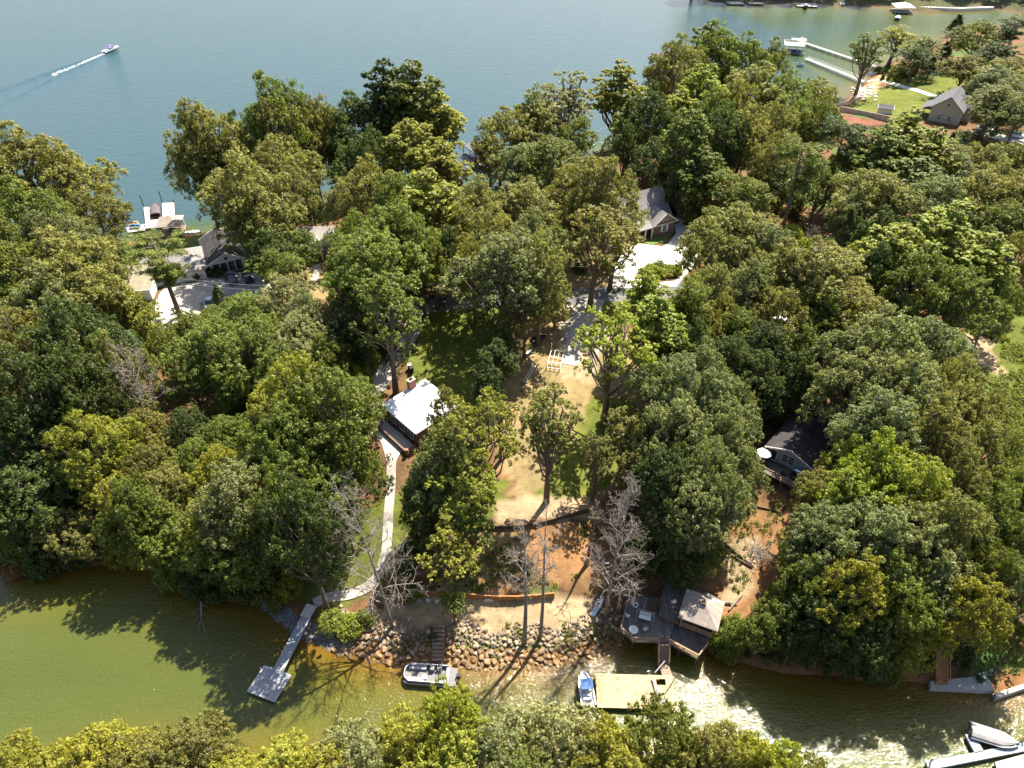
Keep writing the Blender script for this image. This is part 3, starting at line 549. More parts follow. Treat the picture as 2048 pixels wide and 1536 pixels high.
# ------------------------------------------------------------------ leafless trees
def dead(name, label, base_px, H, tmat, **k):
    b = G(*base_px); t = thing(name, label, 'tree', b); tr, tw = bare(H=H, **k)
    tr.build('trunk', MATS[tmat], t, True); tw.build('branches', MATS[tmat], t, True); return t
dead('bare_tree', 'leafless grey tree leaning over the concrete path to the floating dock', (786,1256), 24, 'pale_bark', seed=61, lean=(-4.0, 4.0), first=.18, nb=30, spr=.34, tr=.0085)
dead('bare_tree', 'leafless tree with a forked broken top standing in the stone bank', (1050,1288), 22, 'pale_bark', seed=62, lean=(-.3, 2.3), first=.45, nb=18, spr=.27, tr=.0115)
dead('bare_tree', 'thin leafless trunk beside the forked bare tree on the stone bank', (1080,1278), 23, 'pale_bark', seed=63, lean=(.4, 3.2), first=.5, nb=12, spr=.22, tr=.0095)
dead('bare_tree', 'tall silver leafless tree with dense twigs beside the timber deck', (1208,1236), 25, 'pale_bark', seed=64, lean=(1.6, 3.0), first=.2, nb=38, spr=.26, tr=.008)
dead('bare_tree', 'bleached bare oak with wide gnarled boughs in the woods near the sand heap', (318,905), 19, 'pale_bark', seed=65, lean=(.5, 2), first=.5, nb=18, spr=.5, tr=.016)
dead('bare_bush', 'small grey leafless bush beside the road past the forecourt', (1622,492), 4.5, 'pale_bark', seed=66, first=.05, nb=16, spr=.7, tr=.012)
dead('bare_tree', 'bare trunk standing between the two timber retaining walls', (1176,1128), 13, 'bark', seed=67, lean=(.4, .5), first=.75, nb=5, spr=.2, tr=.018)
dead('bare_tree', 'white bleached snag beside the conical evergreen at the lake edge', (627,455), 15, 'pale_bark', seed=68, first=.55, nb=7, spr=.12, tr=.011)
# trunks of the two tallest yard trees
# ------------------------------------------------------------------ undergrowth
def undergrowth():
    r = np.random.default_rng(77); C = []; rad = []
    tp = np.array([(t[0][0], t[0][1]) for t in TREES]); td = np.array([t[1] for t in TREES])
    k = 0
    clear = [np.array(Gxy(z[1])) for z in zones if z[0] != 'rough']
    for _ in range(9):
        x = r.uniform(-150, 190, 9000); y = r.uniform(45, 330, 9000)
        dd = np.array([sample(D, a, b) for a, b in zip(x, y)]); ok = dd > .8
        for z in clear: ok &= ~inside(z, x, y)
        nf = fbm(x, y, 9, 55); ok &= nf > -.05
        x, y = x[ok], y[ok]
        near = np.full(len(x), False)
        for (tx, ty), q in zip(tp, td): near |= (np.hypot(x-tx, y-ty) < q*.55)
        x, y = x[near], y[near]
        C += [(a, b, h(a, b)+.35+r.random()*.8) for a, b in zip(x, y)]
        if len(C) > 6000: break
    C = np.array(C[:6000]); ok = np.ones(len(C), bool)
    V, t = leaves(C, .5+.7*r.random(len(C)), 26, .42, .27, r, .8, .5, .8)
    me = fast_mesh('undergrowth', V, np.arange(len(V)).reshape(-1, 4), 'leaf', t); o = link('undergrowth', me, None); o.color = (.05, .08, .018, 1)
    tag(o, 'low green undergrowth covering the floor of the woods', 'undergrowth', kind='stuff')

def slope_weeds():
    """tufts, saplings and fallen leaves on the bare slope between the timber walls and on the boulder bank"""
    r = np.random.default_rng(83); C = []
    for L, n_, th in (([(820,1070),(1020,1058),(1200,1052),(1250,1160),(1110,1190),(830,1184)], 1500, .12), ([(700,1270),(1230,1250),(1240,1290),(1000,1320),(700,1305)], 700, .2), ([(1400,1020),(1500,990),(1600,1020),(1600,1160),(1470,1240),(1400,1180)], 900, .2), ([(1040,640),(1130,640),(1280,760),(1230,980),(1060,1010),(1040,780)], 1500, .15)):
        q = np.array(Gxy(L)); x = r.uniform(q[:, 0].min(), q[:, 0].max(), n_); y = r.uniform(q[:, 1].min(), q[:, 1].max(), n_); ok = inside(q, x, y) & (fbm(x, y, 4, 95) > th); C += [(a, b, h(a, b)+.12+r.random()*.2) for a, b in zip(x[ok], y[ok])]
    C = np.array(C); V, t = leaves(C, .2+.35*r.random(len(C)), 16, .3, .14, r, .7, .6, .9)
    me = fast_mesh('slope_weeds', V, np.arange(len(V)).reshape(-1, 4), 'leaf', t); o = link('slope_weeds', me, None); o.color = (.14, .15, .035, 1); tag(o, 'sparse green weed tufts dotted over the bare slopes', 'weeds', kind='stuff')
def weeds():
    """rough tall grass and weeds on the open slope at the edge of the woods"""
    r = np.random.default_rng(81); L = np.array(Gxy([(1935,640),(2120,560),(2150,1100),(2010,1060),(1990,800)])); x = r.uniform(L[:, 0].min(), L[:, 0].max(), 9000); y = r.uniform(L[:, 1].min(), L[:, 1].max(), 9000)
    ok = inside(L, x, y) & (fbm(x, y, 6, 91) > -.25) & ~inside(np.array(Gxy([(1925,690),(1960,670),(2002,690),(2000,760),(1960,730)])), x, y); x, y = x[ok], y[ok]
    C = np.array([(a, b, h(a, b)+.2+r.random()*.3) for a, b in zip(x, y)]); V, t = leaves(C, .35+.4*r.random(len(C)), 14, .5, .16, r, .7, .6, .9)
    me = fast_mesh('weeds', V, np.arange(len(V)).reshape(-1, 4), 'leaf', t); o = link('weeds', me, None); o.color = (.15, .17, .03, 1); tag(o, 'rough yellow-green weeds covering the open slope', 'weeds', kind='stuff')
# ------------------------------------------------------------------ materials of made things
white = mat('white_paint', (.62,.62,.60), .5, .06, 2); m_trim = mat('trim', (.62,.59,.53), .6, .08, 2)
dockgrey = striped('dock_planks', (.30,.31,.325), .16, 'Y', .55, .75, .1)
oldwood = striped('old_deck', (.125,.105,.095), .15, 'X', .4, .85, .3, stain=(.20,.17,.15)); wood = mat('weathered_wood', (.24,.165,.115), .85, .3, 4, bump=.3)
timber = mat('timber', (.36,.17,.065), .85, .3, 5, bump=.3); dtimber = mat('dark_timber', (.10,.065,.042), .9, .35, 4, bump=.3)
tandeck = mat('tan_planks', (.42,.32,.18), .8, .2, 3, stain=(.17,.09,.04)); palewood = mat('pale_planks', (.36,.33,.28), .8, .12, 2)
alu = mat('aluminium', (.66,.67,.69), .35, .1, 3, metal=.7); dark = mat('black_rubber', (.02,.02,.022), .6, .2, 3); metal = mat('galvanised', (.42,.43,.44), .5, .2, 3, metal=.5)
shing_d = striped('dark_shingles', (.04,.037,.038), .28, 'Y', .6, .9, .25, stain=(.075,.065,.06)); shing_g = striped('grey_shingles', (.20,.185,.175), .28, 'Y', .65, .9, .15, stain=(.26,.24,.22)); shing_p = striped('pale_shingles', (.36,.33,.30), .28, 'Y', .7, .9, .12, stain=(.27,.22,.18)); shing_t = striped('tan_shingles', (.30,.25,.21), .28, 'Y', .65, .9, .15)
brick = mat('brown_brick', (.16,.105,.082), .9, .3, 6, bump=.2); siding = striped('grey_siding', (.30,.345,.385), .2, 'Z', .7, .7, .05); beige = striped('beige_siding', (.43,.38,.31), .22, 'Z', .75, .8, .05)
whiteroof = mat('white_membrane', (.60,.60,.60), .7, .05, 1.2, stain=(.48,.48,.48)); tanroof = striped('tan_metal_roof', (.23,.20,.135), .45, 'X', .7, .7, .08, stain=(.18,.15,.10))
glass = glass_mat(); stone_m = mat('stone', (.27,.215,.155), .9, .4, 1.3, bump=.5, stain=(.36,.31,.25), each=.5); stone_w = mat('wet_stone', (.21,.14,.075), .7, .35, 1.5, bump=.5, each=.45); stone_p = mat('pale_stone', (.62,.57,.50), .9, .2, 1.5, bump=.4); stone_g = mat('grey_stone', (.15,.15,.15), .9, .35, 4, bump=.4)
block = mat('block_wall', (.40,.33,.26), .9, .15, 2, bump=.3)
def rect(pts):
    a, b, c, d = [Vector(p) for p in pts]; e1 = ((b-a)+(c-d))/2; e2 = ((d-a)+(c-b))/2
    return (a+b+c+d)/4, math.atan2(e1.y, e1.x), e1.xy.length, e2.xy.length
def rot(p, rz): return Vector((p[0]*math.cos(rz)-p[1]*math.sin(rz), p[0]*math.sin(rz)+p[1]*math.cos(rz), p[2] if len(p) > 2 else 0))
LM = []   # landmarks used in the labels of plants
# ------------------------------------------------------------------ houses
def gable_roof(L, W, hw, hr, ov=.5, th=.18):
    mb = MB(); s = hr/(W/2); e = W/2+ov; x = L/2+ov
    for sg in (-1, 1):
        a = [(-x, sg*e, hw-s*ov), (x, sg*e, hw-s*ov), (x, 0, hw+hr), (-x, 0, hw+hr)]; up = [(p[0], p[1], p[2]+th) for p in a]
        f = [(0, 1, 2, 3), (7, 6, 5, 4), (0, 4, 5, 1), (1, 5, 6, 2), (2, 6, 7, 3), (3, 7, 4, 0)]; mb.add(a+up, f)
    return mb
def hip_roof(L, W, hw, hr, ov=.5, th=.16):
    x, y = L/2+ov, W/2+ov; r = max(L/2-W/2, 0.05); z = hw-.1
    b = [(-x, -y, z), (x, -y, z), (x, y, z), (-x, y, z)]; t = [(p[0], p[1], z+th) for p in b]; rd = [(-r, 0, hw+hr), (r, 0, hw+hr)]
    return MB().add(b+t+rd, [(3, 2, 1, 0), (0, 1, 5, 4), (1, 2, 6, 5), (2, 3, 7, 6), (3, 0, 4, 7), (4, 5, 9, 8), (5, 6, 9), (6, 7, 8, 9), (7, 4, 8)])
def gable_wall(L, W, hw, hr, base=-1.2):
    x, y = L/2, W/2; v = []
    for sx in (-x, x): v += [(sx, -y, base), (sx, y, base), (sx, y, hw), (sx, 0, hw+hr-.02), (sx, -y, hw)]
    return MB().add(v, [(0, 4, 3, 2, 1), (5, 6, 7, 8, 9), (0, 5, 9, 4), (1, 2, 7, 6), (0, 1, 6, 5), (4, 9, 8, 3), (3, 8, 7, 2)])
def opening(t, kind, side, pos, z, ww, hh, L, W, bars=(1, 1), frame=None, pane=None):
    """a window or glazed door standing 5 cm proud of a wall"""
    mp = {'x+': ((L/2, pos), 0), 'x-': ((-L/2, pos), math.pi), 'y+': ((pos, W/2), math.pi/2), 'y-': ((pos, -W/2), -math.pi/2)}; (cx, cy), a = mp[side]
    def loc(u, o, v): q = rot((o, u, 0), a); return (cx+q.x, cy+q.y, v)
    f = MB(); fw = .12
    for u0, u1, v0, v1 in ((-ww/2-fw, ww/2+fw, -fw, 0), (-ww/2-fw, ww/2+fw, hh, hh+fw), (-ww/2-fw, -ww/2, 0, hh), (ww/2, ww/2+fw, 0, hh)): f.box(loc((u0+u1)/2, .045, z+(v0+v1)/2), (.08, u1-u0, v1-v0), a)
    for i in range(1, bars[0]): f.box(loc(-ww/2+ww*i/bars[0], .045, z+hh/2), (.06, .08, hh), a)
    for i in range(1, bars[1]): f.box(loc(0, .047, z+hh*i/bars[1]), (.06, ww, .07), a)
    fo = f.build(kind, frame or white, t); MB().box(loc(0, .02, z+hh/2), (.04, ww, hh), a).build('pane', pane or glass, fo); return fo
def fascia(t, L, W, hw, hr, ov, m):
    s = hr/(W/2)
    for sx in (-1, 1):
        mb = MB(); x = sx*(L/2+ov+.06)
        for sg in (-1, 1): mb.beam((x, sg*(W/2+ov), hw-s*ov+.02), (x, sg*.02, hw+hr+.02), .1, .26)
        mb.build('bargeboard', m, t)
def house(name, label, loc, rz, L, W, hw, hr, wm, rm, ov=.5, hip=False, trim=True):
    t = thing(name, label, 'house', loc, rz)
    if hip:
        MB().box((0, 0, (hw-1.2)/2), (L, W, hw+1.2)).build('wall', wm, t); hip_roof(L, W, hw, hr, ov).build('roof', rm, t)
    else:
        gable_wall(L, W, hw, hr).build('wall', wm, t); gable_roof(L, W, hw, hr, ov).build('roof', rm, t)
        if trim: fascia(t, L, W, hw, hr, ov, m_trim)
    return t
# white-roofed house by the yard
c0 = G(832, 862); zr = c0.z+3.4
cc, yaw, L, W = rect([P(772,815,zr), P(846,878,zr), P(908,808,zr), P(842,757,zr)])
t = thing('white_roofed_house', 'low brown brick house with flat white roof and chimney beside the concrete drive', 'house', (cc.x, cc.y, c0.z), yaw); LM.append(('white-roofed house', cc))
MB().box((0, 0, 1.0), (L-1, W-1, 4.2)).build('wall', brick, t)
mb = MB(); v = [(-L/2, -W/2, 3.2), (L/2, -W/2, 3.2), (L/2, W/2, 3.6), (-L/2, W/2, 3.6)]; mb.add(v+[(a, b, c+.22) for a, b, c in v], [(3, 2, 1, 0), (4, 5, 6, 7), (0, 1, 5, 4), (1, 2, 6, 5), (2, 3, 7, 6), (3, 0, 4, 7)])
rf = mb.build('roof', whiteroof, t)
for sx in (-1, 1): MB().beam((sx*(L/2-.05), -W/2, 3.46), (sx*(L/2-.05), W/2, 3.86), .14, .12).build('roof_edge', m_trim, rf)
MB().tube([(.9, 1.5, 3.3), (.9, 1.5, 4.1)], .09, 8).build('vent_pipe', dark, rf); MB().tube([(-1.8, 2.6, 3.3), (-1.8, 2.6, 4.0)], .07, 8).build('vent_pipe', dark, rf)
ch = MB().box((-L*.5+.05, W*.18, 2.2), (.8, 1.3, 6.2)).build('chimney', mat('red_brick', (.27,.12,.085), .9, .3, 6), t); MB().box((-L*.5+.05, W*.18, 5.35), (.95, 1.45, .14)).build('chimney_cap', m_conc, ch); MB().box((-L*.5+.05, W*.18, 5.5), (.4, .5, .3)).build('chimney_pot', dark, ch)
for q in (-2.4, 0, 2.4): opening(t, 'window', 'y-', q, .8, 1.3, 1.3, L-1, W-1, (2, 1))
opening(t, 'window', 'x+', 1.2, .8, 1.3, 1.3, L-1, W-1, (2, 1)); opening(t, 'door', 'x-', -1.5, 0, 1, 2.1, L-1, W-1)
# patio and its low wall in front
zp = c0.z+.35; pp = [P(766,838,zp), P(830,893,zp), P(814,908,zp), P(760,858,zp)]
t = thing('patio', 'raised grey patio with low brick wall beside the white-roofed house', 'patio', (pp[0].x, pp[0].y, c0.z)); off = t.location
cen = sum((Vector(p) for p in pp), Vector())/4
MB().prism([tuple(p[:2]) for p in pp], c0.z-1.2, zp).build('slab', m_conc, t, off=off)
for a, b in ((1, 2), (2, 3), (3, 0)): MB().beam((pp[a].x, pp[a].y, zp+.25), (pp[b].x, pp[b].y, zp+.25), .28, .6).build('low_wall', brick, t, off=off)
for i in (2, 3): MB().box((pp[i].x, pp[i].y, zp+.5), (.5, .5, 1.1)).build('pier', mat('red_brick', (.3, .1, .1)), t, off=off)
# brick house with forecourt
b0 = G(1248, 468); yaw = R(28); t = house('brick_house', 'brown brick house with grey shingle roofs and white window above the pale forecourt', (b0.x, b0.y+3, b0.z), yaw, 19, 10, 3.4, 5.0, brick, shing_g); LM.append(('brick house', b0))
MB().box((6.2, -6.2, 1.2), (6, 3, 4.6)).build('wing_wall', brick, t)
mb = MB(); s = .75
for sg in (-1, 1):
    a = [(6.2+sg*3.5, -8.1, 3.1), (6.2, -8.1, 5.7), (6.2, -1.4, 5.7), (6.2+sg*3.5, -1.4, 3.1)]; mb.add(a+[(x, y, z+.16) for x, y, z in a], [(0, 1, 2, 3), (7, 6, 5, 4), (0, 4, 5, 1), (1, 5, 6, 2), (2, 6, 7, 3), (3, 7, 4, 0)])
mb.build('wing_roof', shing_g, t)
MB().add([(3.2, -7.7, 3.5), (9.2, -7.7, 3.5), (6.2, -7.7, 5.68)], [(0, 1, 2)]).add([(3.2, -7.62, 3.5), (9.2, -7.62, 3.5), (6.2, -7.62, 5.68)], [(2, 1, 0)]).build('wing_gable', mat('gable_shake', (.25,.21,.17), .9, .15, 4), t)
mb = MB(); mb.beam((2.7, -8.12, 3.25), (6.2, -8.12, 5.85), .1, .24); mb.beam((9.7, -8.12, 3.25), (6.2, -8.12, 5.85), .1, .24); mb.beam((2.7, -8.05, 3.3), (9.7, -8.05, 3.3), .1, .2); mb.build('bargeboard', m_trim, t)
w = MB()
for u in (-.95, .95): w.box((6.2+u*.5, -7.76, 2.0), (.1, .08, 1.7))
w.box((6.2, -7.76, 2.85), (1.1, .08, .1)); w.box((6.2, -7.76, 1.15), (1.1, .08, .1)); w.box((6.2, -7.77, 2.0), (.07, .06, 1.6)); wo = w.build('window', white, t); MB().box((6.2, -7.72, 2), (.95, .05, 1.6)).build('pane', glass, wo)
for u in (-.95, .95): MB().box((6.2+u*.85, -7.75, 2.0), (.5, .07, 1.75)).build('shutter', white, wo)
MB().prism([(-1.5, -8), (3.1, -8), (3.1, -5.02), (-1.5, -5.02)], 2.9, lambda p: 3.1+(p[1]+8)*.22).build('porch_roof', shing_g, t)
for u in (-1.2, .8, 2.7): MB().box((u, -7.7, 1.3), (.3, .3, 3.2)).build('column', white, t)
for u in (-7, -4): opening(t, 'window', 'y-', u, .9, 1.4, 1.5, 19, 10, (2, 2))
opening(t, 'window', 'x+', 0, 1, 1.4, 1.5, 19, 10, (2, 2))
MB().box((-3, 1, 7.6), (1, .8, 2.4)).build('chimney', brick, t)
# dark-roofed lake house with glazed gable
d0 = G(459, 543); yaw = R(116); Lh, Wh = 12, 7.4
ctr = Vector((d0.x, d0.y, d0.z))+rot((Lh/2, 0, 0), yaw)
t = house('lake_house', 'dark-shingled lake house with white-framed glass doors in its gable end', ctr, yaw, Lh, Wh, 2.9, 1.9, m_trim, shing_d, .6); LM.append(('dark-roofed lake house', ctr))
for q in (-2.4, -.8, .8, 2.4): opening(t, 'glass_door', 'x-', q, .15, 1.35, 2.3, Lh, Wh)
opening(t, 'window', 'x-', 0, 3.0, .7, .7, Lh, Wh)
t = house('shingle_house', 'low grey hip-roofed house behind the long-trunked pine by the lake', G(352, 545), R(20), 13, 10, 2.6, 2.2, m_trim, shing_g, .5, True)
opening(t, 'window', 'y-', -3, .9, 1.4, 1.3, 13, 10, (2, 1)); opening(t, 'window', 'y-', 2, .9, 1.4, 1.3, 13, 10, (2, 1)); opening(t, 'door', 'x+', 0, 0, 1, 2.1, 13, 10)
t = thing('timber_deck', 'dark timber stair deck with railings between the two lake houses', 'deck', G(404, 520)); g = 0
MB().box((0, 0, 1.2), (4, 3.2, .18)).build('floor', oldwood, t); 
for a, b in (((-2, 1.5), (2, 1.5)), ((-2, -1.5), (-2, 1.5)), ((2, 1.5), (3.4, .3))):
    mb = MB(); mb.beam((*a, 2.2), (*b, 2.2), .1, .08); mb.beam((*a, 1.7), (*b, 1.7), .06, .06); mb.build('rail', dtimber, t)
for a in ((-2, -1.5), (-2, 1.5), (0, 1.5), (2, 1.5), (2, -1.5)): MB().box((*a, .6), (.12, .12, 3.2)).build('post', dtimber, t)
for i in range(6): MB().box((2.2+.28*i, 0, 1.1-.18*i), (.3, 1.2, .06)).build('tread', dtimber, t)
t = thing('round_table', 'round dark patio table on the deck beside the lake house', 'table', G(389, 540)); MB().disc((0, 0, .72), .8, .05, 16).build('table_top', dark, t); MB().tube([(0, 0, 0), (0, 0, .72)], .06, 6).build('pedestal', dark, t)
# tan-roofed garage
c = G(266, 606); t = thing('garage', 'tan metal-roofed garage at the edge of the pale parking apron', 'garage', c, R(10)); LM.append(('tan-roofed garage', c)); Lg, Wg = 8.6, 9
MB().box((0, Wg/2, 1.0), (Lg-.6, Wg-.6, 4)).build('wall', m_trim, t)
v = [(-Lg/2, -.2, 2.9), (Lg/2, -.2, 2.9), (Lg/2, Wg, 3.9), (-Lg/2, Wg, 3.9)]; rf = MB().add(v+[(a, b, q+.15) for a, b, q in v], [(3, 2, 1, 0), (4, 5, 6, 7), (0, 1, 5, 4), (1, 2, 6, 5), (2, 3, 7, 6), (3, 0, 4, 7)]).build('roof', tanroof, t)
MB().beam((-Lg/2, -.28, 2.95), (Lg/2, -.28, 2.95), .12, .14).build('gutter', white, rf); MB().beam((-Lg/2, Wg+.02, 4.05), (Lg/2, Wg+.02, 4.05), .2, .12).build('ridge_cap', dark, rf)
opening(t, 'garage_door', 'x+', 4.5, -.9+.9, 2.8, 2.2, Lg-.6, 0, (1, 4), white, white)
# pale-roofed house with porch gable
c = G(628, 512); t = house('pale_roofed_house', 'pale-shingled house with a pointed entrance porch and curved path', (c.x-1.5, c.y+4, c.z), R(4), 11, 8, 2.8, 2.4, mat('tan_stucco', (.36,.29,.22), .9, .15, 2), shing_p); LM.append(('pale-roofed house', c))
mb = MB()
for sg in (-1, 1):
    a = [(2.2+sg*1.7, -6.6, 2.5), (2.2, -6.6, 4.1), (2.2, -1.5, 4.1), (2.2+sg*1.7, -1.5, 2.5)]; mb.add(a+[(x, y, z+.14) for x, y, z in a], [(0, 1, 2, 3), (7, 6, 5, 4), (0, 4, 5, 1), (1, 5, 6, 2), (2, 6, 7, 3), (3, 7, 4, 0)])
mb.build('porch_roof', shing_p, t)
for u in (.8, 3.6): MB().box((u, -6.3, 1.0), (.35, .35, 3.2)).build('column', m_trim, t)
opening(t, 'door', 'y-', 2.2, 0, 1, 2.1, 11, 8); opening(t, 'window', 'y-', -2.5, .9, 1.4, 1.3, 11, 8, (2, 1))
# beige house by the beach
c = G(1884, 246); yaw = R(54); t = house('beige_house', 'tall beige-sided house with dark grey gabled roof above the beach lawn', Vector((c.x, c.y, c.z))+rot((6, 0, 0), yaw), yaw, 12, 8.8, 4.6, 3.6, beige, striped('slate_shingles', (.115,.112,.118), .28, 'Y', .65, .9, .15)); LM.append(('beige house', c))
for q in (-1.5, 1.5): opening(t, 'window', 'x-', q, .9, 1, 1.5, 12, 8.8, (2, 2))
opening(t, 'window', 'x-', 0, 5.0, .8, 1, 12, 8.8)
MB().prism([(-5, 4.42), (3, 4.42), (3, 7.4), (-5, 7.4)], 2.9, lambda p: 3.05+(7.4-p[1])*.45).build('porch_roof', MATS['slate_shingles'], t)
for u in (-4.7, -1, 2.7): MB().box((u, 7.1, 1.2), (.25, .25, 3.6)).build('column', white, t)
gable_roof(5, 7, 4.3, 2.4, .4).build('cross_roof', MATS['slate_shingles'], t).matrix_local = Matrix.Translation((2, -3.4, .3)) @ Matrix.Rotation(math.pi/2, 4, 'Z')
MB().box((2, -4.6, 1.5), (6.4, 4, 5.6)).build('side_wall', beige, t)
# grey-sided cabin
a, b = G(1533, 925, .0), G(1606, 962, .0); e = b-a; yaw_f = math.atan2(e.y, e.x); Wc = e.xy.length+.6; yaw = yaw_f+math.pi/2; mid = (a+b)/2; zc = mid.z+1.2
Lc = 11; ctr = Vector((mid.x, mid.y, zc))+rot((Lc/2, 0, 0), yaw)
t = house('cabin', 'grey-sided cabin with dark shingle roof and a white-framed window facing its deck', ctr, yaw, Lc, Wc, 2.5, 1.35, siding, shing_d, .55); LM.append(('grey-sided cabin', ctr)); cabin_ctr = ctr
opening(t, 'window', 'x-', .1, .75, 1.9, 1.5, Lc, Wc, (2, 3)); opening(t, 'door', 'x-', Wc*.36, .05, .9, 2.0, Lc, Wc)
for u in (-2, 2): opening(t, 'window', 'y+', u, .9, 1.2, 1.2, Lc, Wc, (2, 2))
dk = thing('cabin_deck', 'raised timber deck with railing in front of the grey-sided cabin', 'deck', (mid.x, mid.y, zc), yaw)
MB().box((-1.75, 0, -.12), (3.45, Wc+1.4, .16)).build('floor', oldwood, dk)
for y0, y1, x0, x1 in ((-Wc/2-.6, Wc/2+.6, -3.4, -3.4), (-Wc/2-.6, -Wc/2-.6, -3.4, -.2), (Wc/2+.6, Wc/2+.6, -3.4, -1.4)):
    mb = MB()
    for z in (.98, .55, .2): mb.beam((x0, y0, z), (x1, y1, z), .09, .07)
    mb.build('railing', wood, dk)
for i in range(6): MB().box((-3.4, -Wc/2-.6+(Wc+1.2)*i/5, -.9), (.14, .14, 3.9)).build('post', wood, dk)
ux = Vector((mid.x, mid.y, zc))
def on_deck(x, y): return ux+rot((x, y, 0), yaw)-Vector((0, 0, .04))
t = thing('patio_umbrella', 'open white patio umbrella standing on the cabin deck', 'umbrella', on_deck(-1.6, Wc/2+.1))
MB().tube([(0, 0, 0), (0, 0, 2.3)], .03, 6).build('pole', metal, t); k = 8; ring = [(1.15*math.cos(6.283*i/k), 1.15*math.sin(6.283*i/k), 2.0) for i in range(k)]
MB().add(ring+[(0, 0, 2.55)]+[(0, 0, 2.5)], [(i, (i+1) % k, k) for i in range(k)]+[((i+1) % k, i, k+1) for i in range(k)]).build('canopy', white, t); MB().box((0, 0, .06), (.5, .5, .12)).build('base', dark, t)
t = thing('gas_grill', 'steel gas grill against the grey cabin wall', 'grill', on_deck(-.8, -Wc*.32), yaw)
MB().box((0, 0, .45), (.6, 1.0, .8)).build('cabinet', dark, t); mb = MB(); mb.loft([[(x*.34, y, .86+z) for x, z in ((-1, 0), (-.9, .28), (-.3, .42), (.4, .42), (.95, .2), (1, 0))] for y in (-.55, .55)]); mb.build('lid', alu, t); MB().box((0, .8, .8), (.5, .5, .04)).build('side_shelf', alu, t)
for i, (x, y) in enumerate(((-2.2, -.4), (-2.5, -1.9), (-1.5, -1.4))):
    t = thing('deck_chair', ('dark deck chair beside the cabin railing', 'dark deck chair on the cabin deck near the grill', 'dark deck chair under the cabin window')[i], 'chair', on_deck(x, y), i*1.7, 'deck chairs on the cabin deck')
    MB().box((0, 0, .42), (.5, .5, .06)).build('seat', dark, t); MB().box((-.24, 0, .75), (.06, .5, .62)).build('backrest', dark, t)
    for p in ((-.22, -.22), (.22, -.22), (-.22, .22), (.22, .22)): MB().box((*p, .2), (.05, .05, .4)).build('leg', dark, t)
# stair up the slope behind the cabin
a, b = G(1580, 832), G(1573, 775); t = thing('hill_steps', 'timber hillside steps with two side rails behind the grey-sided cabin', 'steps', a); d = b-a
for i in range(9): p = a+d*(i/8); MB().box((p.x, p.y, h(p.x, p.y)+.12), (1.5, .3, .16), .1).build('tread', timber, t, off=a)
for s_ in (-.85, .85): mb = MB(); mb.beam(a+Vector((s_, 0, .9)), b+Vector((s_, 0, .9)), .1, .1); mb.beam(a+Vector((s_, 0, 0)), a+Vector((s_, 0, .95)), .1, .1); mb.beam(b+Vector((s_, 0, -.3)), b+Vector((s_, 0, .95)), .1, .1); mb.build('handrail', timber, t, off=a)
# shed by the block wall
t = house('garden_shed', 'small shed with slate-grey roof on the lawn behind the block wall', G(1768, 226), R(-22), 4.2, 3.0, 1.9, .8, m_trim, MATS['slate_shingles'], .35); opening(t, 'door', 'x-', 0, 0, .9, 1.7, 4.2, 3.0); t['category'] = 'shed'; LM.append(('garden shed', t.location))

# ------------------------------------------------------------------ walls and banks
def contour(dv, x):
    lo, hi = 40.0, 90.0; prev = None
    ysamp = np.arange(45, 95, .1); dd = np.array([sample(D, x, y) for y in ysamp]); k = np.where((dd[:-1] < dv) & (dd[1:] >= dv))[0]
    return float(ysamp[k[0]]) if len(k) else None
def board_wall(name, label, dv, x0, x1, m, courses, ch, seg, top):
    n = int((x1-x0)/seg); pts = []
    for i in range(n+1):
        x = x0+(x1-x0)*i/n; pts.append(Vector((x, contour(dv, x), 0)))
    for i in range(1, n): pts[i].y = (pts[i-1].y+2*pts[i].y+pts[i+1].y)/4
    t = thing(name, label, 'retaining wall', (pts[n//2].x, pts[n//2].y, top-courses*ch)); off = t.location
    for j in range(courses):
        for i in range(n):
            a, b = pts[i], pts[i+1]; z = top-ch*(courses-j-.5); o = random.uniform(-.03, .03); MB().beam((a.x+.01, a.y+o, z), (b.x-.01, b.y+o, z), .16, ch-.025).build('board', m, t, off=off)
    for i in range(0, n+1): MB().box((pts[i].x, pts[i].y-.14, top-courses*ch/2), (.15, .12, courses*ch+.06)).build('post', m, t, off=off)
    return pts
lw = board_wall('timber_wall', 'orange-brown timber retaining wall above the pale sand terrace', 8.2, P(822,1190,2.5).x, P(1108,1203,2.5).x, timber, 4, .31, 2.3, 3.55); LM.append(('timber wall', lw[len(lw)//2]))
uw = board_wall('upper_wall', 'dark weathered timber retaining wall crossing the grass slope', 18.25, P(862,1052,5.5).x, P(1180,1046,5.5).x, dtimber, 3, .3, 2.4, 6.25)
p = lw[len(lw)//2]+Vector((0, -.28, 2.95)); p.x = P(977,1198,2.9).x; p.y = contour(8.2, p.x)-.32
t = thing('oval_board', 'white oval board leaning against the timber retaining wall', 'board', (p.x, p.y, 2.25)); k = 20
t.rotation_euler = (R(-12), 0, 0)
MB().loft([[(.62*math.cos(6.283*i/k), y, .42+.4*math.sin(6.283*i/k)) for i in range(k)] for y in (-.03, .03)]).build('panel', white, t); MB().loft([[(.5*math.cos(6.283*i/k), y, .42+.28*math.sin(6.283*i/k)) for i in range(k)] for y in (-.045, -.03)]).build('inner_panel', mat('pink_paint', (.6,.35,.3), .6, .1), t)
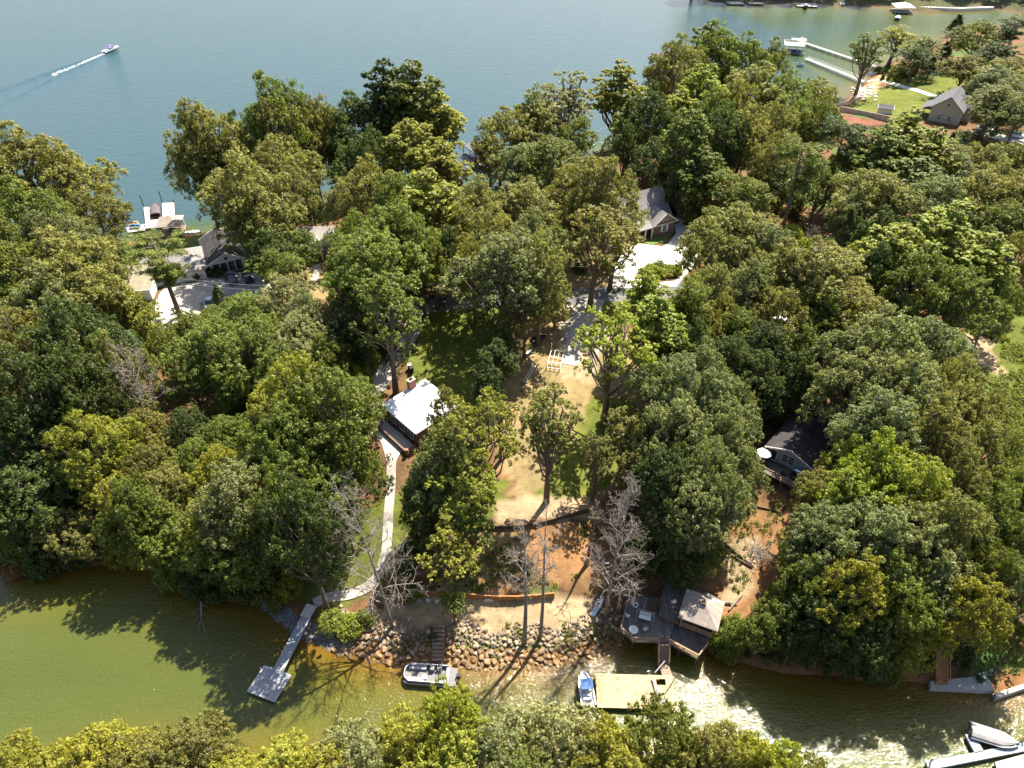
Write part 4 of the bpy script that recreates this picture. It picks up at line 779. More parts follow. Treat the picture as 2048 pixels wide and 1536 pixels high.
def rockmesh(seed):
    import bmesh
    r = random.Random(seed); bm = bmesh.new()
    for _ in range(17):
        v = Vector((r.gauss(0, 1), r.gauss(0, 1), r.gauss(0, 1))).normalized(); bm.verts.new((v.x*.6, v.y*.46, v.z*.36))
    bmesh.ops.convex_hull(bm, input=bm.verts); bmesh.ops.delete(bm, geom=[v for v in bm.verts if not v.link_faces], context='VERTS'); me = bpy.data.meshes.new('stone'); bm.to_mesh(me); bm.free(); return me
ROCKS = {k: [rockmesh(s+i) for i in range(7)] for k, s in (('d', 100), ('w', 200), ('p', 300), ('g', 400))}
for k, m_ in (('d', stone_m), ('w', stone_w), ('p', stone_p), ('g', stone_g)):
    for me in ROCKS[k]: me.materials.append(m_)
def put_rock(t, kind, p, s, r):
    o = bpy.data.objects.new('stone', r.choice(ROCKS[kind])); col.objects.link(o); o.parent = t; o.location = Vector(p)-t.location; o.rotation_euler = (r.uniform(-.4, .4), r.uniform(-.4, .4), r.random()*6.28); o.scale = (s, s*r.uniform(.8, 1.2), s*r.uniform(.8, 1.15)); return o
def rock_stuff(name, parent, pts, kind, r):
    mb = MB()
    for p, s in pts:
        me = r.choice(ROCKS[kind]); M = Matrix.Rotation(r.random()*6.28, 3, 'Z') @ Matrix.Rotation(r.uniform(-.5, .5), 3, 'X'); mb.add([Vector(p)+M @ (v.co*s) for v in me.vertices], [tuple(f.vertices) for f in me.polygons])
    o = mb.build(name, MATS[dict(d='stone', w='wet_stone', p='pale_stone', g='grey_stone')[kind]], parent, off=parent.location if parent else None); o['kind'] = 'stuff'; return o
rr = random.Random(9)
c = P(930, 1300, 0); bank = thing('stone_bank', 'sloping bank of tumbled tan boulders along the cove edge', 'stone bank', c); LM.append(('stone bank', c))
spots = []; x0, x1 = P(668,1300).x, P(1245,1280).x; sx0, sx1 = P(862,1280,1).x, P(892,1280,1).x
for _ in range(26000):
    x = rr.uniform(x0, x1); y = rr.uniform(45, 62); dd = sd(x, y)
    if not -.9 < dd < 4.3+.7*math.sin(x*.7): continue
    if sx0-.3 < x < sx1+.3 and dd > -.3: continue
    s = rr.uniform(.5, 1.1)*(1.15-.1*max(dd, 0))
    if all((x-a)**2+(y-b)**2 > (.36*(s+q))**2 for a, b, q, _ in spots): spots.append((x, y, s, dd))
spots.sort(key=lambda q: -q[2])
rest = {'d': [], 'w': []}
for i, (x, y, s, dd) in enumerate(spots):
    k = 'w' if dd < .2+rr.random()*2.4 else 'd'
    if i < 300: put_rock(bank, k, (x, y, h(x, y)+.12*s), s, rr)
    else: rest[k].append(((x, y, h(x, y)+.1*s), s))
for k in rest:
    if rest[k]: rock_stuff('small_stones', bank, rest[k], k, rr)
sp = []
for _ in range(5000):
    x = rr.uniform(P(520,1215).x, P(700,1300).x); y = rr.uniform(48, 66); dd = sd(x, y)
    if -.7 < dd < 1.6: sp.append(((x, y, h(x, y)+.05), rr.uniform(.25, .5)))
o = rock_stuff('riprap', None, sp[:700], 'g', rr); tag(o, 'small grey riprap stones along the shore beside the floating dock', 'riprap')
# steps down the stone bank
xs_ = (sx0+sx1)/2; t = thing('bank_steps', 'flight of narrow timber steps set into the boulder bank', 'steps', (xs_, contour(1, xs_), .2)); off = t.location
for i in range(9): y = contour(.2+i*.5, xs_); MB().box((xs_, y, .15+i*.21), (1.35, .42, .16)).build('tread', wood, t, off=off)
for s_ in (-.75, .75): MB().beam((xs_+s_, contour(.1, xs_), .1), (xs_+s_, contour(4.4, xs_), 1.9), .1, .25).build('stringer', wood, t, off=off)
# boulders by the beach
c = G(1725, 186); t = thing('rock_pile', 'heap of pale boulders between the beach and the lawn', 'rock pile', c)
for i in range(62):
    q = G(rr.gauss(1728, 13), rr.gauss(186, 9)); put_rock(t, 'p', (q.x, q.y, q.z+.15), rr.uniform(.7, 1.7), rr)
# block wall by the lawn
a, b = G(1678, 224), G(1800, 250); t = thing('block_wall', 'long tan concrete panel wall along the red mulch bed', 'wall', a); n = 9; d = (b-a)/n; LM.append(('tan panel wall', (a+b)/2))
for i in range(n):
    p, q = a+d*i, a+d*(i+1); MB().beam((p.x, p.y, p.z+.6), (q.x-.04, q.y, q.z+.6), .25, 2.8).build('panel', block, t, off=a)
for i in range(n+1): p = a+d*i; MB().box((p.x, p.y-.16, p.z+.65), (.22, .14, 2.9)).build('post', block, t, off=a)

# ------------------------------------------------------------------ docks
def piles(t, pts, top, m, r_=.12, bot=-2.5):
    for x, y in pts: MB().tube([(x, y, bot), (x, y, top)], r_, 7).build('pile', m, t, off=t.location)
def slab(t, name, px, z, th, m):
    q = [P(x, y, z) for x, y in px]; return MB().prism([tuple(p[:2]) for p in q], z-th, z).build(name, m, t, off=t.location, bevel=0), q
# floating dock
Z = .55; q = [P(x, y, Z) for x, y in ((527.5,1332),(579.5,1349),(550,1404),(497,1381))]; cc, yaw, L, W = rect(q)
t = thing('floating_dock', 'grey floating dock with square platform and narrow gangway to the lawn', 'dock', (cc.x, cc.y, 0), yaw); LM.append(('floating dock', cc))
MB().box((0, 0, Z-.07), (L, W, .14)).build('platform', dockgrey, t)
for sx, sy, l, w_ in ((0, 1, L+.1, .08), (0, -1, L+.1, .08), (1, 0, .08, W), (-1, 0, .08, W)): MB().box((sx*(L/2+.04), sy*(W/2+.04), Z-.14), (l, w_, .3)).build('fascia', metal, t)
for sx in (-1, 1):
    for sy in (-1, 1): MB().box((sx*L*.27, sy*W*.27, .1), (L*.36, W*.36, .55)).build('float', dark, t)
a = P(614, 1231, 1.3); b_ = P(556, 1343, Z); Mi = Matrix.Rotation(-yaw, 3, 'Z'); la, lb = Mi @ (a-t.location), Mi @ (b_-t.location)
gw = MB().beam(la, lb, 1.25, .12).build('gangway', dockgrey, t); dr = (lb-la).normalized(); sd_v = Vector((-dr.y, dr.x, 0))
for s_ in (-1, 1): MB().beam(la+sd_v*s_*.66+Vector((0, 0, .04)), lb+sd_v*s_*.66+Vector((0, 0, .04)), .09, .2).build('side_rail', metal, gw)
pad_ = MB().box(Mi @ (P(617, 1222, 1.4)-t.location), (1.9, 1.5, .25), math.atan2(dr.y, dr.x)).build('landing_pad', m_pale, t)
for x, y in ((-L/2+.3, -W/2+.2), (-L/2+.3, W/2-.2), (L/2-.3, W/2-.2)): MB().box((x, y, Z+.06), (.25, .08, .1)).build('cleat', alu, t)
MB().tube([(-L/2-.1, W/2-.6, -1.5), (-L/2-.1, W/2-.6, 1.1)], .05, 7).build('guide_pole', alu, t)
# weathered deck and pavilion by the cove
ZD = 3.0; c = P(1320, 1250, 0); t = thing('cove_deck', 'large dark weathered timber deck with railings built over the cove edge', 'deck', c); off = t.location; LM.append(('dark timber deck', c))
_, q1 = slab(t, 'floor', [(1241,1262),(1266,1283),(1317,1285),(1337,1285),(1352,1240),(1318,1232),(1322,1196),(1258,1190)], ZD, .22, oldwood)
_, q2 = slab(t, 'lower_floor', [(1337,1287),(1395,1318),(1414,1292),(1430,1262),(1354,1240)], ZD-.5, .2, oldwood)
_, q3 = slab(t, 'upper_floor', [(1322,1196),(1318,1231),(1362,1246),(1432,1258),(1448,1202),(1400,1178),(1330,1168)], ZD+.75, .25, oldwood)
MB().beam(P(1318, 1232, ZD+.35), P(1362, 1247, ZD+.35), .1, .7).build('step_face', wood, t, off=off)
def rail(t, pts, m, hh=1.0, off=None, solid=False, sp=1.7):
    for i in range(len(pts)-1):
        a, b = Vector(pts[i]), Vector(pts[i+1]); mb = MB()
        for z in (hh, hh*.62, hh*.3): mb.beam(a+Vector((0, 0, z)), b+Vector((0, 0, z)), .13 if z == hh else .05, .06 if z == hh else .16)
        mb.build('railing', m, t, off=off); k = max(1, int((b-a).length/sp))
        for j in range(k+(i == len(pts)-2)): p = a.lerp(b, j/k); MB().box((p.x, p.y, p.z+hh/2-.1), (.12, .12, hh+.2)).build('post', m, t, off=off)
rail(t, [P(1258,1190,ZD), P(1241,1262,ZD), P(1266,1283,ZD), P(1316,1285,ZD)], wood, 1.0, off)
rail(t, [P(1338,1287,ZD-.5), P(1395,1318,ZD-.5), P(1414,1292,ZD-.5)], mat('tan_rail', (.38,.24,.15), .85, .25, 4), 1.0, off)
for x, y in ((1246,1262),(1268,1281),(1316,1283),(1395,1314),(1360,1298),(1412,1290),(1340,1250),(1290,1240)): p = P(x, y, ZD-.6); MB().box((p.x, p.y+.25, .2), (.2, .2, 4.6)).build('support', dtimber, t, off=off)
for i in range(9): p = P(1327, 1290, ZD).lerp(P(1327, 1327, .8), i/8); MB().box((p.x, p.y, p.z), (1.3, .3, .07)).build('tread', wood, t, off=off)
for s_ in (-.7, .7):
    a, b_ = P(1327, 1288, ZD)+Vector((s_, 0, 0)), P(1327, 1330, .8)+Vector((s_, 0, 0)); MB().beam(a, b_, .08, .28).build('stringer', wood, t, off=off)
    mb = MB(); mb.beam(a+Vector((0, 0, .95)), b_+Vector((0, 0, .95)), .09, .08); mb.beam(b_, b_+Vector((0, 0, .95)), .09, .09); mb.build('handrail', wood, t, off=off)
for i in range(5): p = P(1307, 1222, ZD).lerp(P(1311, 1200, ZD+.75), i/4); MB().box((p.x, p.y, p.z+.04), (1.5, .32, .06)).build('tread', dtimber, t, off=off)
ZG = ZD+.75; qc = P(1404, 1222, ZG+2.3); t = thing('pavilion', 'deck pavilion with four-sided brown shingle roof beside the dark timber deck', 'pavilion', (qc.x, qc.y+.2, ZG), R(-24)); LM.append(('shingled pavilion', qc)); S = 4.1
hip_roof(S+.4, S, 2.3, 1.5, .35).build('roof', shing_t, t); MB().box((0, 0, 3.9), (.7, .5, .22)).build('roof_cap', dtimber, t)
for sx in (-1, 1):
    for sy in (-1, 1): MB().box((sx*S/2, sy*S/2, 1.1), (.18, .18, 2.3)).build('post', wood, t)
for a, b_ in (((-S/2, -S/2), (S/2, -S/2)), ((S/2, -S/2), (S/2, S/2)), ((S/2, S/2), (-S/2, S/2))):
    mb = MB()
    for z in (.95, .6, .25): mb.beam((*a, z), (*b_, z), .06, .22)
    mb.build('rail_panel', wood, t)
def chair(label, loc, rz, m, group=None):
    t = thing('plastic_chair', label, 'chair', loc, rz, group)
    MB().box((0, 0, .42), (.52, .5, .05)).build('seat', m, t); MB().box((-.26, 0, .72), (.05, .5, .55)).build('backrest', m, t)
    for s_ in (-1, 1): MB().beam((-.25, s_*.27, .62), (.25, s_*.27, .62), .06, .04).build('armrest', m, t)
    for p in ((-.22, -.23), (.22, -.23), (-.22, .23), (.22, .23)): MB().box((*p, .2), (.05, .05, .42)).build('leg', m, t)
t = thing('round_table', 'round white table by the railing of the dark timber deck', 'table', P(1266, 1265, ZD)); MB().disc((0, 0, .7), .62, .05, 24).build('table_top', white, t); MB().tube([(0, 0, 0), (0, 0, .7)], .07, 8).build('pedestal', white, t); MB().disc((0, 0, 0), .3, .05, 16).build('base', white, t)
chair('white plastic chair at the edge of the dark timber deck', P(1254, 1235, ZD), 1.0, white); chair('grey plastic chair beside the white table on the dark timber deck', P(1290, 1262, ZD), 2.5, metal)
t = thing('swim_ring', 'white inflatable ring lying on the dark timber deck', 'swim ring', P(1271, 1211, ZD+.1)); MB().torus((0, 0, .06), .3, .1).build('tube', white, t)
t = thing('garden_swing', 'metal garden swing frame with a white cushion on the timber deck', 'swing', P(1289, 1238, ZD), R(-18))
for s_ in (-1, 1): mb = MB(); mb.tube([(s_*1.15, -.7, 0), (s_*1.1, 0, 1.9)], .04, 6); mb.tube([(s_*1.15, .7, 0), (s_*1.1, 0, 1.9)], .04, 6); mb.build('side_frame', metal, t)
MB().tube([(-1.1, 0, 1.9), (1.1, 0, 1.9)], .04, 6).build('top_bar', metal, t); MB().box((0, -.1, .55), (1.6, .6, .14)).build('seat', white, t); MB().box((0, .25, .85), (1.6, .14, .55)).build('backrest', white, t)
for s_ in (-1, 1): MB().tube([(s_*.75, 0, .6), (s_*.75, 0, 1.9)], .012, 4).build('chain', metal, t)
t = thing('umbrella_pole', 'thin pale pole with folded umbrella standing behind the garden swing', 'umbrella', P(1286, 1222, ZD)); MB().tube([(0, 0, 0), (.1, 0, 3.0)], .03, 6).build('pole', m_trim, t); MB().tube([(.07, 0, 1.6), (.1, 0, 2.9)], [.14, .04], 8).build('folded_canopy', mat('rust_cloth', (.25,.12,.08), .9), t)
t = thing('cooler_box', 'white cooler box on the upper level beside the shingled pavilion', 'box', P(1347, 1206, ZD+.75), .4); MB().box((0, 0, .2), (.7, .4, .38)).build('body', white, t, bevel=.03); MB().box((0, 0, .42), (.74, .44, .08)).build('lid', white, t, bevel=.02)
# tan dock with boards, gangway, tarpaulin and fallen poles
Z = .8; q = [P(x, y, Z) for x, y in ((1192,1345),(1347,1353),(1353,1417),(1192,1417))]; cc, yaw, L, W = rect([q[3], q[2], q[1], q[0]])
t = thing('tan_dock', 'broad sun-bleached tan plank dock with missing boards below the dark deck', 'dock', (cc.x, cc.y, Z), yaw); LM.append(('tan plank dock', cc)); n = 17; bw = W/n
for i in range(n):
    y = -W/2+bw*(i+.5); lo, hi = -L/2+random.uniform(0, .08), L/2-random.uniform(0, .1); cuts = [(lo, hi)]
    if i in (5, 7): cuts = [(lo, L*.18), (L*.36, hi)]
    if i in (1, 2): cuts = [(lo, L*(.02+.08*i)), (L*.22, hi)]
    if i in (12, 13, 14): cuts = [(lo, L*.28), (L*.40, hi)]
    for a, b_ in cuts: MB().box(((a+b_)/2, y, -.03+random.uniform(-.008, .008)), (b_-a, bw-.03, .07)).build('plank', tandeck, t)
for y in (-W/2, 0, W/2): MB().box((0, y*.97, -.2), (L-.3, .16, .26)).build('beam', dtimber, t)
piles(t, [], 1, wood)
for x in (-L/2+.4, 0, L/2-.4):
    for y in (-W/2+.25, W/2-.25): MB().tube([(x, y, -3), (x, y, -.08)], .13, 7).build('pile', dtimber, t)
tp = thing('tarpaulin', 'pale folded triangular tarpaulin lying across the tan plank dock', 'tarpaulin', P(1325, 1385, Z+.02)); o_ = tp.location
a, b_, c_ = P(1304, 1353, Z+.5), P(1332, 1404, Z+.1), P(1316, 1412, Z+.1); MB().add([a, b_, c_, a-Vector((0, 0, .25)), b_-Vector((0, 0, .08)), c_-Vector((0, 0, .08)), (a+b_+c_)/3+Vector((0, 0, .35))], [(0, 1, 6), (1, 2, 6), (2, 0, 6), (5, 4, 3), (0, 3, 4, 1), (1, 4, 5, 2), (2, 5, 3, 0)]).build('sheet', m_pale, tp, off=o_)
for i, (x0, y0, x1, y1) in enumerate(((1330,1387,1351,1355), (1310,1345,1330,1322))):
    a, b_ = P(x0, y0, Z+.1), P(x1, y1, Z+.5+.8*i); tag(MB().tube([a, b_], .07, 6).build('wooden_pole', (dtimber, m_trim)[i]), ('dark wooden pole lying across the corner of the tan dock', 'pale wooden pole leaning from the tan dock to the gangway')[i], 'pole')
a, b_ = P(1327, 1330, .75), P(1336, 1356, .72); t = thing('gangway', 'short weathered gangway linking the deck stairs to the tan dock', 'gangway', a); MB().beam(a, b_, 1.3, .12).build('floor', wood, t, off=a)
for s_ in (-.6, .6): MB().beam(a+Vector((s_, 0, -.12)), b_+Vector((s_, 0, -.12)), .1, .16).build('stringer', dtimber, t, off=a)
# lake dock with jet skis and roofed gazebo
Z = .7; c = P(318, 430, 0); t = thing('lake_dock', 'pale U-shaped lake dock holding a covered boat', 'dock', c); LM.append(('jet ski dock', c)); lk = c
for nm, px in (('finger', [(287,414),(299,414),(300,440),(290,440)]), ('finger', [(324,406),(348,405),(350,437),(325,437)]), ('cross_walk', [(290,441),(325,437.5),(350,437.5),(350,452),(322,453),(291,457)])): slab(t, nm, px, Z, .25, palewood)
for x, y in ((288,414),(325,406),(348,405),(291,457),(350,450)): p = P(x, y, 0); MB().tube([(p.x, p.y, -3), (p.x, p.y, Z+(2.8 if y < 410 and x < 340 or x == 288 else .3))], .13, 7).build('pile', dtimber, t, off=c)
t = thing('jet_ski_float', 'low white float holding two jet skis beside the lake dock', 'dock', P(272, 456, 0)); slab(t, 'float', [(253,455),(289,448),(290,457),(255,462)], .3, .4, white); slab(t, 'walkway', [(255,462.5),(290,457.5),(291,460),(256,465)], .45, .2, palewood)
p = P(346, 462, .9); t = thing('gazebo', 'square tan-roofed gazebo at the shore end of the lake dock', 'gazebo', (p.x, p.y, .9), R(12)); LM.append(('lakeside gazebo', p)); S = 5.2
MB().box((0, 0, -.15), (S+.6, S+.6, .3)).build('floor', wood, t); hip_roof(S, S, 2.7, 1.7, .45).build('roof', shing_t, t)
for sx in (-1, 1):
    for sy in (-1, 1): MB().box((sx*S/2, sy*S/2, .4), (.2, .2, 4.6)).build('post', white, t)
for y in (-S/2, S/2):
    mb = MB(); mb.beam((-S/2, y, .95), (S/2, y, .95), .1, .1); mb.beam((-S/2, y, .45), (S/2, y, .45), .06, .06)
    for i in range(1, 12): mb.beam((-S/2+S*i/12, y, 0), (-S/2+S*i/12, y, .95), .05, .05)
    mb.build('railing', wood, t)
t = thing('barbecue_table', 'dark table and benches under the tan-roofed gazebo', 'table', (p.x, p.y, .9)); MB().box((0, 0, .75), (1.8, .8, .07)).build('table_top', dark, t)
for s_ in (-1, 1): MB().box((0, s_*.8, .43), (1.8, .3, .06)).build('bench', dark, t); MB().box((s_*.7, 0, .36), (.1, .6, .74)).build('leg', dark, t)
# dark boathouse
c = P(954, 316, 0); t = thing('boathouse', 'open boathouse with flat dark roof on posts and plank walkway', 'boathouse', c, R(-58)); LM.append(('dark boathouse', c))
MB().box((0, 0, 3.2), (9.5, 5.4, .25)).build('roof', mat('dark_metal_roof', (.07,.065,.075), .6, .15, 2), t)
for x in (-4.4, 0, 4.4):
    for y in (-2.4, 2.4): MB().box((x, y, .3), (.18, .18, 5.8)).build('post', dtimber, t)
for y in (-2.4, 2.4): MB().box((0, y, .55), (9.5, 1.0, .2)).build('walkway', oldwood, t)
MB().box((7.6, -1.9, .6), (7.6, 1.5, .2)).build('ramp', palewood, t)
# docks of the beige house
c = P(1585, 105, 0); t = thing('roof_dock', 'white-railed roof terrace dock over a boat slip with long gangway', 'dock', c, R(-14)); LM.append(('roof terrace dock', c))
MB().box((0, 0, 3.4), (8.5, 6.5, .25)).build('terrace', palewood, t)
mb = MB()
for a, b_ in (((-4.2, -3.2), (4.2, -3.2)), ((4.2, -3.2), (4.2, 3.2)), ((4.2, 3.2), (-4.2, 3.2)), ((-4.2, 3.2), (-4.2, -3.2))): mb.beam((*a, 4.3), (*b_, 4.3), .12, .1); mb.beam((*a, 3.9), (*b_, 3.9), .06, .06)
mb.build('railing', m_trim, t)
for x in (-4, -1.4, 1.4, 4):
    for y in (-3, 3): MB().box((x, y, .4), (.2, .2, 6.2)).build('post', white, t)
for y in (-3.6, 3.6): MB().box((0, y, .6), (9.5, 1.3, .2)).build('walkway', oldwood, t)
MB().box((0, 0, .8), (6, 2.2, .9)).build('covered_boat', mat('blue_cover', (.05,.10,.2), .6), t)
a, b_ = P(1612, 117, .8), P(1728, 163, 1.1); t = thing('white_gangway', 'long white gangway from the beach to the roof terrace dock', 'gangway', a); MB().beam(a, b_, 1.6, .18).build('floor', m_pale, t, off=a)
dv = (b_-a).normalized(); sv_ = Vector((-dv.y, dv.x, 0))
for s_ in (-.8, .8):
    mb = MB(); mb.beam(a+sv_*s_+Vector((0, 0, 1)), b_+sv_*s_+Vector((0, 0, 1)), .07, .07); mb.beam(a+sv_*s_+Vector((0, 0, .5)), b_+sv_*s_+Vector((0, 0, .5)), .05, .05)
    for i in range(15): p = a.lerp(b_, i/14)+sv_*s_; mb.beam(p, p+Vector((0, 0, 1)), .06, .06)
    mb.build('railing', white, t, off=a)
a, b_ = P(1592, 80, .9), P(1766, 138, .9); t = thing('long_dock', 'long narrow pale dock on dark piles running out from the wooded point', 'dock', a); MB().beam(a, b_, 1.7, .2).build('floor', palewood, t, off=a); dv = (b_-a).normalized(); sv_ = Vector((-dv.y, dv.x, 0))
for i in range(13):
    for s_ in (-.8, .8): p = a.lerp(b_, i/12)+sv_*s_; MB().tube([(p.x, p.y, -2), (p.x, p.y, .8)], .13, 6).build('pile', dtimber, t, off=a)
MB().box((a.x+1.5, a.y+.2, 1.0), (6.5, 4, .22), R(-14)).build('platform', palewood, t, off=a); MB().box((a.x+3, a.y+.5, 1.35), (1.4, .8, .6), R(-14)).build('storage_box', m_trim, t, off=a)
# far bank moorings
def far_dock(label, px, L, W, roof, rm, col_):
    c = P(*px, 0); t = thing('boat_dock', label, 'dock', c, R(-8)); MB().box((0, 0, .55), (L, W, .22)).build('floor', palewood, t)
    for x in (-L/2+.3, L/2-.3):
        for y in (-W/2+.3, W/2-.3): MB().tube([(x, y, -2), (x, y, roof if roof else 1.1)], .12, 6).build('pile', white if roof else dtimber, t)
    if roof: hip_roof(L, W, roof, 1.8, .4).build('roof', rm, t)
far_dock('tan hip-roofed boat dock sheltering a blue boat on the far bank', (1803,24), 9, 9, 2.9, mat('tan_roof', (.45,.37,.27), .8, .1), 1); LM.append(('tan hip-roofed boat dock', P(1803, 24)))
far_dock('open dark boat dock beside the far bank', (1612,12), 11, 8, 0, None, 1); far_dock('small plank dock at the shaded far bank', (1470,8), 9, 6, 0, None, 1); far_dock('plank dock with slip on the shaded far bank', (1510,8), 8, 6, 0, None, 1)
c = P(1905, 18, 0); t = thing('sea_wall', 'pale stone sea wall along the far bank', 'wall', c)
for i in range(22):
    p = P(1845+i*6.6, 21-abs(i-11)*.25, .4); MB().box((p.x, p.y+1, .5), (2.0, 1.6, 1.7), .05*math.sin(i)).build('block', stone_p, t, off=c)
# dock at the cove mouth, stairs and sea wall on the slope side
Z = .7; c = P(1960, 1500, 0); t = thing('l_shaped_dock', 'grey L-shaped floating dock beside a covered boat in the glittering water', 'dock', c); LM.append(('L-shaped dock', c))
slab(t, 'long_arm', [(1852,1524),(2060,1482),(2060,1500),(1858,1540)], Z, .35, dockgrey); slab(t, 'short_arm', [(1930,1468),(1950,1472),(1968,1502),(1950,1506)], Z, .35, dockgrey); slab(t, 'swim_deck', [(1990,1524),(2060,1505),(2060,1560),(2000,1560)], Z, .3, palewood)
for x, y in ((1856,1530),(1934,1470),(2040,1486)): p = P(x, y, 0); MB().tube([(p.x, p.y, -2), (p.x, p.y, 1.9)], .1, 7).build('pile', metal, t, off=c)
a, b_ = P(1884, 1290, 4.2), P(1884, 1368, .9); t = thing('shore_stairs', 'long reddish timber stairs descending the wooded slope to the water', 'stairs', b_)
for i in range(16): p = a.lerp(b_, i/15); MB().box((p.x, p.y, p.z), (1.3, .3, .07)).build('tread', timber, t, off=b_)
for s_ in (-.7, .7): MB().beam(a+Vector((s_, 0, -.1)), b_+Vector((s_, 0, -.1)), .1, .28).build('stringer', timber, t, off=b_); MB().beam(a+Vector((s_, 0, .9)), b_+Vector((s_, 0, .9)), .08, .08).build('handrail', timber, t, off=b_)
for s_ in (-.7, .7):
    for f in (.1, .5, .95): p = a.lerp(b_, f)+Vector((s_, 0, 0)); MB().beam(p-Vector((0, 0, 1.4)), p+Vector((0, 0, .9)), .1, .1).build('post', timber, t, off=b_)
LM.append(('reddish shore stairs', b_))
t = thing('concrete_landing', 'concrete sea wall and landing at the foot of the shore stairs', 'sea wall', P(1910, 1375, 0)); off = t.location; slab(t, 'landing', [(1860,1362),(1975,1350),(1990,1382),(1862,1376)], .8, 1.6, m_conc); slab(t, 'wall', [(1990,1386),(2100,1350),(2105,1358),(1992,1396)], .9, 1.8, m_conc); slab(t, 'ramp', [(1955,1348),(1985,1336),(1990,1348),(1965,1360)], .85, .4, dockgrey)

# ------------------------------------------------------------------ boats
def hull(L, W, H, bowf=.45, flare=1.0):
    rings = []
    for i in range(11):
        x = -L/2+L*i/10; u = i/10; wv = W/2*(1 if u < 1-bowf else max(.03, math.cos((u-(1-bowf))/bowf*math.pi/2)**.75)); k = .25*H*max(0, u-.5)*2
        rings.append([(x, -wv, H+k*.5), (x, -wv*.82, H*.35+k*.4), (x, 0, k*.9-.1), (x, wv*.82, H*.35+k*.4), (x, wv, H+k*.5), (x, wv*.85, H+k*.5), (x, wv*.8, H*.6+k*.4), (x, -wv*.8, H*.6+k*.4), (x, -wv*.85, H+k*.5)])
    return MB().loft(rings)
def motorboat(label, loc, rz, L, W, hc, canopy=None, group=None, cover=None):
    t = thing('motorboat', label, 'boat', loc, rz, group); hm = mat('hull_'+hc[0], hc[1], .3, .05, 2, coat=.4, spec=.5)
    hull(L, W, .95).build('hull', hm, t)
    if cover: 
        rings = []
        for i in range(9):
            u = i/8; x = -L/2+L*.95*u; wv = W*.47*(1 if u < .55 else max(.05, math.cos((u-.55)/.45*1.5))); rings.append([(x, wv*math.cos(a), .95+.1*u+(.5-.25*u)*math.sin(a)) for a in (0, .5, 1.05, 1.57, 2.1, 2.64, 3.14)])
        MB().loft(rings).build('cover', mat('cover_'+cover[0], cover[1], .7, .2, 2), t); return t
    MB().box((L*.1, 0, .95), (.5, W*.6, .5)).build('console', white, t); MB().box((L*.13, 0, 1.3), (.06, W*.6, .35)).build('windscreen', glass, t)
    for x in (-L*.05, -L*.3): MB().box((x, 0, .85), (.5, W*.6, .4)).build('seat', mat('boat_seat', (.5,.5,.48), .6), t)
    MB().box((-L/2-.2, 0, .6), (.4, .4, 1.0)).build('outboard_motor', dark, t)
    if canopy:
        MB().box((-.1, 0, 2.1), (L*.3, W*.8, .06)).build('canopy', mat('canopy_'+canopy[0], canopy[1], .8), t)
        for sx in (-1, 1):
            for sy in (-1, 1): MB().tube([(-.1+sx*L*.13, sy*W*.38, .95), (-.1+sx*L*.14, sy*W*.38, 2.1)], .025, 5).build('canopy_pole', alu, t)
    return t
def jetski(label, loc, rz, c, group=None):
    t = thing('jet_ski', label, 'jet ski', loc, rz, group); hull(3.0, 1.15, .6, .6).build('hull', white, t); m_ = mat('ski_'+c[0], c[1], .35, .05, coat=.4)
    MB().loft([[(x, -w_, .55), (x, -w_*.7, .55+z), (x, w_*.7, .55+z), (x, w_, .55)] for x, w_, z in ((-1.3, .35, .2), (-.4, .32, .4), (.2, .4, .35), (.8, .42, .45), (1.35, .12, .2))]).build('body', m_, t); MB().box((-.5, 0, .98), (1.1, .36, .14)).build('seat', dark, t); MB().tube([(.4, -.4, 1.15), (.45, 0, 1.2), (.4, .4, 1.15)], .035, 6).build('handlebar', dark, t)
mb_ = P(224, 101, .05); heading = math.atan2((P(240, 94)-P(206, 108)).y, (P(240, 94)-P(206, 108)).x)
motorboat('white motorboat with purple canopy trailing a wake on the open lake', mb_, heading, 9.2, 2.9, ('white', (.75,.75,.74)), ('purple', (.12,.08,.25)))
motorboat('dark covered boat with red hull moored inside the lake dock', P(312, 424, .15), R(112), 7.4, 2.6, ('red', (.16,.03,.025)), cover=('charcoal', (.09,.075,.08)))
t = thing('upturned_boat', 'small white boat lying upturned on the shore grass beside the gazebo', 'boat', G(386, 466), R(6)); o = hull(4.4, 1.7, .6).build('hull', white, t); o.rotation_euler = (math.pi, 0, 0); o.location = (0, 0, .72); MB().beam((-2.0, 0, .84), (1.6, 0, .8), .08, .06).build('keel', m_trim, t)
jetski('orange and white jet ski on the white float by the lake dock', P(268, 450, .35), R(18), ('orange', (.5,.25,.05))); jetski('blue and white jet ski on the white float by the lake dock', P(271, 456, .35), R(16), ('blue', (.05,.15,.4)))
jetski('turquoise jet ski beside the white gangway at the beach dock', P(1601, 132, .1), R(-35), ('turquoise', (.03,.3,.4)))
motorboat('blue covered boat under the tan hip roof on the far bank', P(1795, 38, .1), R(60), 7, 2.6, ('navy', (.05,.09,.2)), cover=('paleblue', (.35,.42,.52)))
motorboat('white pontoon-style boat moored off the far bank', P(1684, 8, .1), R(70), 6.5, 2.5, ('white', (.75,.75,.74)), ('tan', (.5,.45,.38)))
motorboat('dark boat tied in the open dock on the far bank', P(1611, 14, .5), R(75), 6.5, 2.4, ('black', (.03,.03,.04)), cover=('slate', (.12,.14,.18)))
motorboat('grey covered boat tied inside the L-shaped dock', P(1983, 1481, .15), R(-20), 5.4, 2.2, ('grey', (.22,.22,.22)), cover=('silver', (.24,.225,.215)))
motorboat('small blue and white boat tied to the end of the tan plank dock', P(1171, 1382, .1), R(95), 4.6, 1.9, ('white', (.75,.75,.74)), ('blue', (.06,.12,.28)))
